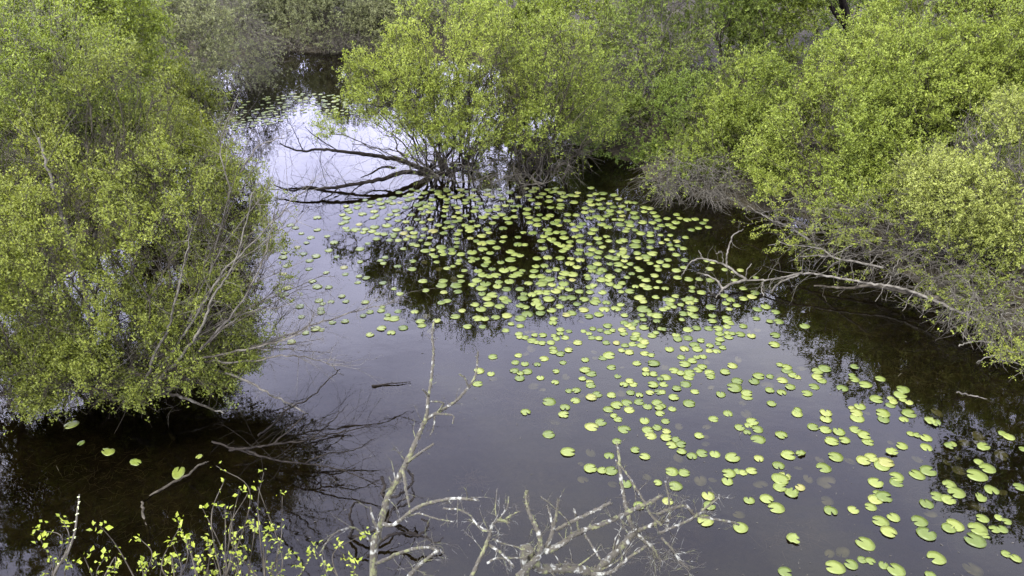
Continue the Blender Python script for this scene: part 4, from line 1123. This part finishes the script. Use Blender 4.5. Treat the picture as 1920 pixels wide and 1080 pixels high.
water_limb('fallen_limb', 'long pale bare limb lying out over the lily pads from the right bank', 'fallen limb', [
    ('limb', water_path([(1720, 690), (1640, 645), (1560, 610), (1450, 560), (1350, 520), (1240, 490), (1140, 480), (1040, 460), (940, 445), (860, 430), (800, 428), (740, 440), (680, 455), (620, 460), (520, 460)],
                        *r6, [.2, .26, .28, .28, .28, .28, .28, .3, .3, .3, .3, .26, .2, .16, .12]), 0.023, 0.013, 26, .6, .25),
    ('side_branch', water_path([(520, 460), (450, 480), (410, 500), (385, 470), (340, 440), (285, 425)], *r6, [.12, .10, .08, .12, .16, .18]), 0.024, 0.009, 6, .35, .2),
    ('side_branch', water_path([(410, 500), (395, 520), (375, 548)], *r6, [.08, .06, .03]), 0.014, 0.008, 3, .25, .1),
    ('side_branch', water_path([(525, 460), (480, 430), (430, 390), (370, 370), (310, 355), (260, 365), (230, 400), (205, 440)], *r6, [.12, .2, .3, .34, .34, .28, .18, .06]), 0.022, 0.007, 7, .4, .2),
    ('side_branch', water_path([(430, 390), (430, 330), (445, 280), (460, 240), (510, 210)], *r6, [.3, .5, .65, .8, .85]), 0.016, 0.009, 2, .3, .2),
    ('side_branch', water_path([(410, 380), (405, 325), (375, 330)], *r6, [.3, .5, .5]), 0.010, 0.006, 1, .2, .2),
    ('side_branch', water_path([(520, 450), (530, 410), (550, 380)], *r6, [.12, .3, .4]), 0.010, 0.006, 1, .2, .2),
    ('side_branch', water_path([(310, 355), (300, 335), (290, 315)], *r6, [.34, .4, .48]), 0.010, 0.006, 1, .15, .2),
    ('side_branch', water_path([(800, 425), (740, 450), (680, 480), (650, 520)], *r6, [.3, .22, .12, .02]), 0.020, 0.012, 2, .3, .1),
    ('side_branch', water_path([(605, 470), (600, 500), (610, 540)], *r6, [.16, .08, .0]), 0.012, 0.008, 0, 0, 0)], M['bark_pale'])
water_limb('fallen_limb', 'shorter pale limb above the long fallen limb, among bare twigs', 'fallen limb', [
    ('limb', water_path([(1200, 400), (1060, 370), (960, 350), (900, 310), (830, 295), (740, 290), (680, 270)], *r6, [.6, .5, .42, .42, .4, .36, .36]), 0.018, 0.007, 16, .6, .2),
    ('side_branch', water_path([(950, 345), (870, 342), (790, 345)], *r6, [.42, .34, .3]), 0.012, 0.008, 5, .4, .1)], M['bark_pale'])
water_limb('fallen_limb', 'dark straight limb in the shade under the long pale limb', 'fallen limb', [
    ('limb', water_path([(1500, 560), (1300, 520), (1150, 490), (1000, 500), (860, 490)], *r6, [.25, .2, .16, .10, .05]), 0.040, 0.014, 6, .5, .2)], M['bark'])
water_limb('fallen_limb', 'bare forked twig reaching over dark water above the limb tip', 'fallen limb', [
    ('limb', water_path([(830, 260), (740, 200), (650, 165), (590, 130), (530, 95)], *r6, [.6, .45, .35, .35, .4]), 0.02, 0.007, 14, .6, .3)], M['bark_pale'])
tc_ = (4.5, 1560, 600)
water_limb('drowned_twig', 'thin pale crossed twigs poking from dark water near the right edge', 'twig', [
    ('limb', water_path([(1170, 200), (1080, 90), (995, 30)], *tc_, [-.02, .10, .22]), 0.011, 0.006, 1, .2, .1),
    ('side_branch', water_path([(1070, 225), (1160, 185), (1260, 178), (1365, 188)], *tc_, [-.01, .06, .08, .12]), 0.012, 0.012, 0, 0, 0)], M['bark_pale'])
water_limb('drowned_twig', 'curved grey twig pair arching into dark water below the right bank', 'twig', [
    ('limb', water_path([(1440, 320), (1380, 300), (1290, 320), (1220, 360)], *tc_, [.2, .18, .1, .0]), 0.012, 0.007, 2, .3, .1)], M['bark_pale'])
water_limb('drowned_twig', 'single straight grey twig lying in dark water, lowest by right edge', 'twig', [
    ('limb', water_path([(1050, 612), (1150, 630), (1260, 655), (1380, 700), (1500, 735)], *tc_, [.05, .02, .0, -.02, -.04]), 0.010, 0.007, 0, 0, 0)], M['bark_grey'])

# black limbs sweeping left from the foot of the island willow
r2 = (2.7, 480, 0)


def lift(pts, hs):
    return water_path(pts, *r2, hs)


water_limb('drooping_limb', 'upper black limb reaching left from the island willow over bright water', 'limb', [
    ('limb', lift([(900, 890), (760, 820), (640, 795), (520, 775), (420, 765), (330, 755), (240, 765), (160, 745), (120, 725)], [.0, .3, .45, .5, .5, .5, .45, .5, .55]), 0.055, 0.012, 44, .8, .45),
    ('side_branch', lift([(240, 765), (200, 680), (180, 640), (130, 560)], [.45, .8, 1.0, 1.3]), 0.011, 0.004, 5, .4, .4),
    ('side_branch', lift([(330, 755), (325, 810), (335, 860), (365, 960)], [.5, .35, .2, .0]), 0.009, 0.005, 2, .3, .1),
    ('side_branch', lift([(420, 765), (300, 690), (250, 640)], [.5, .8, 1.0]), 0.014, 0.006, 9, .6, .5)], M['bark_dark'])
water_limb('drooping_limb', 'lower black limb reaching left and dipping into water below the island willow', 'limb', [
    ('limb', lift([(900, 890), (760, 870), (640, 905), (540, 925), (420, 945), (320, 955), (260, 945), (180, 965), (90, 940)], [.0, .25, .2, .2, .18, .15, .18, .12, .14]), 0.055, 0.012, 40, .6, .2),
    ('side_branch', lift([(700, 850), (640, 845), (580, 880), (530, 900)], [.3, .28, .2, .2]), 0.03, 0.010, 6, .5, .2),
    ('side_branch', lift([(420, 945), (380, 985), (330, 1010)], [.18, .08, .0]), 0.016, 0.008, 5, .4, .0),
    ('side_branch', lift([(560, 920), (500, 960), (450, 1010)], [.2, .1, .0]), 0.016, 0.008, 6, .4, .0)], M['bark_dark'])

# black branch spray standing in the water right of the near left willow
r4 = (1.861, 0, 500)


def lw(pts, hs):
    return water_path(pts, *r4, hs)


water_limb('drowned_branch', 'upper black forked branch spraying over water right of the near willow', 'branch', [
    ('limb', lw([(800, 640), (870, 632), (950, 620), (1080, 605), (1180, 580), (1300, 556)], [.1, .15, .2, .25, .3, .35]), 0.016, 0.005, 22, .7, .25),
    ('side_branch', lw([(950, 622), (1010, 570), (1070, 510)], [.2, .35, .5]), 0.012, 0.006, 5, .4, .3),
    ('side_branch', lw([(1080, 605), (1150, 545), (1215, 480)], [.25, .4, .5]), 0.009, 0.004, 5, .4, .3)], M['bark_dark'])
water_limb('drowned_branch', 'lower black branch with fine twigs lying on open water below the near willow', 'branch', [
    ('limb', lw([(860, 640), (920, 665), (1000, 680), (1150, 700), (1230, 724), (1310, 760)], [.06, .12, .18, .22, .2, .16]), 0.013, 0.005, 22, .7, .2),
    ('side_branch', lw([(1060, 690), (1130, 655), (1230, 640), (1310, 600)], [.2, .25, .3, .32]), 0.010, 0.004, 7, .4, .2)], M['bark_dark'])
water_limb('drowned_branch', 'bent black twig angling up from the right side of the near willow', 'branch', [
    ('limb', lw([(900, 590), (960, 545), (1000, 500), (1080, 460), (1140, 400), (1186, 358)], [.1, .2, .3, .35, .45, .55]), 0.014, 0.006, 7, .4, .1)], M['bark_dark'])
water_limb('sunken_branch', 'smooth grey branch lying half sunk at the lower left', 'branch', [
    ('limb', lw([(495, 820), (580, 765), (650, 730), (700, 690), (740, 680)], [-.03, .02, .03, .02, -.03]), 0.016, 0.010, 2, .3, .1),
    ('side_branch', lw([(530, 1000), (515, 920), (500, 860), (495, 820)], [-.04, -.02, -.0, -.0]), 0.016, 0.014, 0, 0, 0)], M['bark'])
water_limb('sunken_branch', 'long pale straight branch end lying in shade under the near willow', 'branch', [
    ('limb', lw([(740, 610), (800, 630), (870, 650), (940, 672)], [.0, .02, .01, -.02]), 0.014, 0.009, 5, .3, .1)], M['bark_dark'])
# curled black roots behind the lichen snag
r5w = lambda pts, hs: water_path(pts, *r5, hs)
water_limb('curled_root', 'tangle of curled black dead stems in water behind the lichen snag', 'roots', [
    ('limb', r5w([(250, 680), (262, 720), (250, 745), (285, 762), (335, 742), (378, 690), (352, 650)], [.1, .2, .2, .2, .3, .4, .5]), 0.018, 0.010, 3, .3, .2),
    ('stem', r5w([(190, 1000), (260, 930), (330, 905), (400, 912), (442, 872), (410, 850)], [.0, .1, .15, .2, .25, .3]), 0.018, 0.010, 4, .3, .1),
    ('stem', r5w([(115, 920), (180, 910), (260, 870), (300, 800), (360, 760)], [.0, .1, .15, .2, .3]), 0.016, 0.009, 3, .3, .1),
    ('stem', r5w([(115, 920), (138, 890), (120, 845), (132, 795), (165, 772)], [.05, .15, .3, .4, .45]), 0.016, 0.010, 2, .2, .1),
    ('stem', r5w([(300, 810), (350, 790), (380, 760), (372, 720)], [.1, .2, .3, .3]), 0.014, 0.008, 2, .3, .1),
    ('stem', r5w([(360, 900), (430, 925), (470, 945), (500, 920)], [.2, .15, .1, .12]), 0.012, 0.007, 2, .2, .1)], M['bark_dark'])
# floating stick
p0, p1 = on_water(697, 724, 0.012), on_water(770, 716, 0.012)
mb = MB(); p_ = mb.sweep([p0, p0 * .6 + p1 * .4 + np.array([0, 0.012, 0.004]), p0 * .3 + p1 * .7 + np.array([0, -.006, 0.006]), p1], 0.013, 0.004, 7, 0.25, 6); mb.twigs_along(p_, .003, 3, .09, up=.2)
o = mb.build('floating_stick', M['bark_dark']); tag(o, 'short black stick floating alone on the open purple-grey water', 'stick')

# long grey stems of the near willow, fanning up and out from its foot
W0 = np.array(near_left.location)


def stem(pts, y0, y1, r0, r1, tw, tl, mat='bark_grey'):
    n = len(pts)
    w = [at_dist(x / 1.861, 500 + y / 1.861, y0 + (y1 - y0) * k / (n - 1)) for k, (x, y) in enumerate(pts)]
    w[0][2] = max(w[0][2], -0.1)
    mb = MB(); p = mb.sweep(w, r0, r1, 7, 0.08, 6, jit=0.008)
    if tw: mb.twigs_along(p, 0.0045, tw, tl, up=0.25, k=3, sub=2, start=0.35)
    mb.build('stem', M[mat], near_left, origin=W0)


stem([(430, 475), (500, 410), (540, 300), (590, 210), (610, 120), (640, 0), (670, -140)], 8.2, 8.1, .024, .005, 14, .6, 'bark_pale')
stem([(440, 470), (560, 390), (650, 290), (710, 200), (740, 110), (800, 20), (850, -110), (880, -260)], 8.2, 8.2, .024, .005, 18, .6, 'bark_pale')
stem([(520, 410), (600, 300), (690, 160), (780, 20), (880, -80), (1020, -230), (1100, -300)], 8.25, 8.6, .020, .004, 26, .7, 'bark_pale')
stem([(560, 395), (700, 340), (860, 290), (1000, 240), (1130, 190), (1300, 140), (1400, 125)], 8.25, 9.6, .020, .004, 26, .6)
stem([(660, 350), (760, 365), (860, 400), (960, 455), (1065, 510)], 8.4, 8.3, .022, .008, 8, .5, 'bark_pale')
stem([(300, 400), (220, 340), (150, 290), (100, 210), (60, 60), (30, -100)], 8.7, 8.5, .05, .008, 10, .6, 'bark_moss')
stem([(520, 430), (620, 450), (700, 480), (780, 512)], 8.35, 8.25, .026, .010, 6, .5, 'bark_moss')
stem([(640, 330), (800, 300), (960, 265), (1060, 225), (1100, 150)], 8.25, 8.6, .016, .004, 20, .6)
stem([(690, 300), (800, 180), (880, 60), (930, -60), (960, -200)], 8.3, 8.6, .016, .004, 22, .6)
stem([(700, 330), (860, 330), (1000, 310), (1120, 330), (1200, 380)], 8.3, 8.6, .014, .004, 18, .6)
for (x, y) in [(1010, 60), (1060, -20), (1090, 60), (1040, 130), (1150, 20), (1010, -150), (960, -300), (930, -430), (1080, -210), (1130, 250), (1160, 300), (1090, 270), (880, -480), (820, -560), (1180, 170)]:
    xs = 520 + rng.uniform(0, 160); ys = 400 - rng.uniform(0, 120)
    stem([(xs, ys), (xs * .55 + x * .45, ys * .5 + y * .5 + rng.uniform(-60, 20)), (x, y)], 8.35, 8.35 + rng.uniform(.1, 1.0) + max(0, -y) / 500, .011, .0028, 12, .5, 'bark_grey' if rng.random() < .6 else 'bark')
stem([(760, -100), (800, -250), (770, -420), (830, -600)], 9.2, 9.8, .014, .004, 22, .8)
stem([(840, -330), (900, -420), (1000, -450)], 9.6, 9.9, .012, .004, 8, .6)
stem([(350, 440), (330, 300), (300, 100), (260, -60), (210, -200), (170, -330), (135, -450)], 8.6, 9.0, .035, .012, 18, .8, 'bark_pale')

# ------------------------------------------------------------------ leafy sprouts at the bottom left
rng = np.random.default_rng(9)
ctr = dict(z=3.5)
GR = [[(220, 885), (130, 920), (140, 950), (190, 1030)], [(295, 1015), (245, 1035), (370, 1012), (400, 1060), (420, 1030)],
      [(490, 950), (530, 1030), (570, 1025), (490, 1035), (350, 905)], [(620, 885), (600, 960), (620, 1045), (625, 912), (600, 1065)],
      [(735, 960), (720, 945), (650, 945), (660, 955), (700, 1010), (685, 1015), (740, 985), (755, 1000)],
      [(755, 695), (785, 740), (835, 780), (785, 830), (705, 840), (805, 855)], [(880, 895), (890, 905), (830, 945), (840, 1005), (850, 990), (825, 1030), (880, 1070), (815, 1050)],
      [(920, 718), (900, 768), (985, 800), (945, 915), (940, 970), (865, 790)], [(975, 960), (1010, 1000), (1085, 1000), (925, 1050), (975, 1065), (1050, 1040), (745, 1070)],
      [(1145, 1045), (1220, 1020), (1170, 970), (1090, 980), (1280, 930), (1240, 1035)]]
SL = ['leafy sapling with two leaf tufts at the far left of the bottom edge', 'low sapling with broad pale leaves near the bottom left corner', 'small sapling with spaced leaf pairs on the bottom edge',
      'sapling with narrow leaves left of the brightest leaf tuft', 'sapling with the densest bright yellow-green leaf tuft', 'tall thin sapling whose small leaves reach highest over dark water',
      'bushy sapling right of the brightest leaf tuft', 'spindly sapling with few small leaves against the willow reflection', 'low sapling left of the lichen snag foot',
      'sparse sapling twigs tangled at the foot of the lichen snag']
for gi, grp in enumerate(GR):
    bx = np.mean([g[0] for g in grp]); fx, fy = bx / 1.861, 1120
    b = at_depth(fx, 1190, 3.4)
    foot = gp(b[0], min(b[1], 2.2))
    top = empty('sapling', foot); tag(top, SL[gi], 'sapling', 'saplings along the near bank')
    F0 = np.array(foot)
    mb = MB(); P, A_, S_ = [], [], []
    fork = at_depth(fx, 1100, 3.45)
    mb.sweep([F0 - np.array([0, 0, .1]), F0 * .5 + b * .5 + np.array([.03, 0, .15]), b, fork], .009, .004, 6, .05, 5)
    for (x, y) in grp:
        z = 3.5 + rng.uniform(-.25, .3)
        t = at_depth(x / 1.861, 500 + y / 1.861, z)
        p = mb.sweep([fork, fork * .5 + t * .5 + rng.normal(0, .05, 3), t], .0032, .0014, 5, .03, 6)
        nl = rng.integers(6, 11) if y > 860 else rng.integers(2, 5)
        for _ in range(nl):
            P.append(t + rng.normal(0, .014, 3)); A_.append(norm(rng.normal(0, .8, 3) + np.array([0, -.15, .35]))); S_.append(rng.uniform(.014, .030))
        for _ in range(rng.integers(1, 4)):
            q = p[int(rng.uniform(.45, .95) * (len(p) - 1))]
            P += [q, q]; A_ += [norm(rng.normal(0, .8, 3) + np.array([0, 0, .3])) for _ in range(2)]; S_ += [rng.uniform(.014, .022)] * 2
    mb.build('stem', M['bark'], top, origin=F0)
    P, A_, S_ = np.array(P), np.array(A_), np.array(S_)
    me = leaves_mesh('foliage', P - F0, A_, S_, M['leaf_sprout'], rng.uniform(.2, .9, len(P)), .62)
    link_mesh('foliage', me, top)
# budding wand
b = at_depth(100, 1190, 3.4); foot = gp(b[0], 2.2); F0 = np.array(foot)
top = empty('budding_wand', foot); tag(top, 'upright wand with pale round buds near the bottom left corner', 'twig')
w = [F0 - np.array([0, 0, .1]), F0 * .5 + b * .5, b] + [at_depth(x / 1.861, 500 + y / 1.861, 3.45) for x, y in [(190, 1080), (230, 1010), (260, 930), (270, 850), (277, 795)]]
mb = MB(); p = mb.sweep(w, .009, .003, 6, .05, 6); mb.build('stem', M['bark_grey'], top, origin=F0)
mb = MB(); q = p[-22::2]
for k in range(2):
    d = norm(rng.normal(0, 1, q.shape)); c = q + d * .004
    mb.add(*prisms(c - d * .003, c + d * .006, np.full(len(q), .0035), np.full(len(q), .0012), 6))
bm_, nt, out = new_mat('pale_bud'); pb = N(nt, 'ShaderNodeBsdfPrincipled', Roughness=.6); pb.inputs['Base Color'].default_value = (.42, .46, .22, 1); nt.links.new(pb.outputs[0], out.inputs[0])
mb.build('buds', bm_, top, origin=F0)

# fallen leaves and small pads afloat under the near willow
for k, (x, y, w_, lab) in enumerate([(250, 553, 52, 'broad'), (372, 648, 54, 'torn'), (475, 682, 46, 'pointed'), (618, 723, 64, 'largest'), (695, 664, 26, 'small round'), (284, 617, 28, 'narrow')]):
    q = on_water(x / 1.861, 500 + y / 1.861)
    o = link_mesh('floating_leaf', FOLD_ME[k % 6] if k in (1, 2, 3) else PAD_ME[k])
    s = w_ / 1.861 * depth_of(q) / F
    o.location = (float(q[0]), float(q[1]), .008); o.scale = (s, s * .8, s * .5); o.rotation_euler = (0, 0, rng.uniform(0, 6.28))
    tag(o, f'{lab} yellow-green leaf floating on dark water in front of the near willow', 'leaf', 'leaves floating under the near willow')

# drifting specks and drowned weed
rng = np.random.default_rng(21)
cnt = 380
c = []
for _ in range(cnt):
    x, y = rng.uniform(520, 1900), 1080 - 700 * rng.random() ** 1.3
    c.append(on_water(x, y, .004))
c = np.array(c); c = c[shore_dist(c[:, 0], c[:, 1]) < -0.2]
d = norm(np.column_stack([rng.normal(0, 1, (len(c), 2)), np.zeros(len(c))]))
ln = rng.uniform(.004, .016, len(c))[:, None]
mb = MB(); mb.add(*prisms(c - d * ln, c + d * ln, rng.uniform(.0015, .004, len(c)), rng.uniform(.001, .003, len(c)), 5))
o = mb.build('floating_specks', M['bark_pale'], None); tag(o, 'tiny pale bud scales and specks drifting on the open water', 'specks', kind='stuff')
wm, nt, out = new_mat('drowned_weed'); pb = N(nt, 'ShaderNodeBsdfPrincipled', Roughness=.8); pb.inputs['Base Color'].default_value = (.12, .105, .058, 1); nt.links.new(pb.outputs[0], out.inputs[0])
mb = MB()
for (x, y, rx, ry, n_) in [(985, 745, .55, .35, 420), (1040, 780, .3, .25, 160), (730, 722, .30, .12, 130), (885, 890, .16, .10, 70), (1250, 880, .35, .25, 240), (1800, 935, .6, .5, 360),
                           (1480, 1000, .3, .15, 80), (1560, 640, 1.0, .6, 300), (1700, 700, .9, .5, 260), (180, 880, 1.0, .5, 160), (300, 960, .8, .4, 100), (1420, 830, .4, .2, 90)]:
    q = on_water(x, y, -.06)
    P = q + np.column_stack([rng.normal(0, rx * .5, n_), rng.normal(0, ry * .5, n_), -rng.uniform(0, .12, n_)])
    d = norm(np.column_stack([rng.normal(0, 1, (n_, 2)), rng.normal(0, .2, n_)])); l_ = rng.uniform(.02, .09, n_)[:, None]
    k_ = d + rng.normal(0, .35, d.shape) * np.array([1, 1, .2])
    mb.add(*prisms(P, P + d * l_, np.full(n_, .0022), np.full(n_, .002), 3)); mb.add(*prisms(P + d * l_, P + d * l_ + k_ * l_, np.full(n_, .002), np.full(n_, .0012), 3))
o = mb.build('waterweed', wm, None); tag(o, 'faint brown mats of drowned weed just under the surface', 'waterweed', kind='stuff')

# neighbours just outside the frame, for a view from a step to the side
for src_, x, y, rz, sc, lab in [(big_right, 9.7, 11.6, 2.6, (.42, .42, .5), 'green willow on the right bank beyond the right edge of the photo'),
                                (big_right, 9.7, 9.0, 4.4, (.40, .40, .42), 'low willow nearest the viewer beyond the right edge of the photo'),
                                (near_left, -11.6, 8.0, 2.6, (1.0, 1.0, 1.0), 'willow on the left bank beyond the left edge of the photo')]:
    copy_thing(src_, [float(c) for c in gp(x, y)], rz, sc, lab)
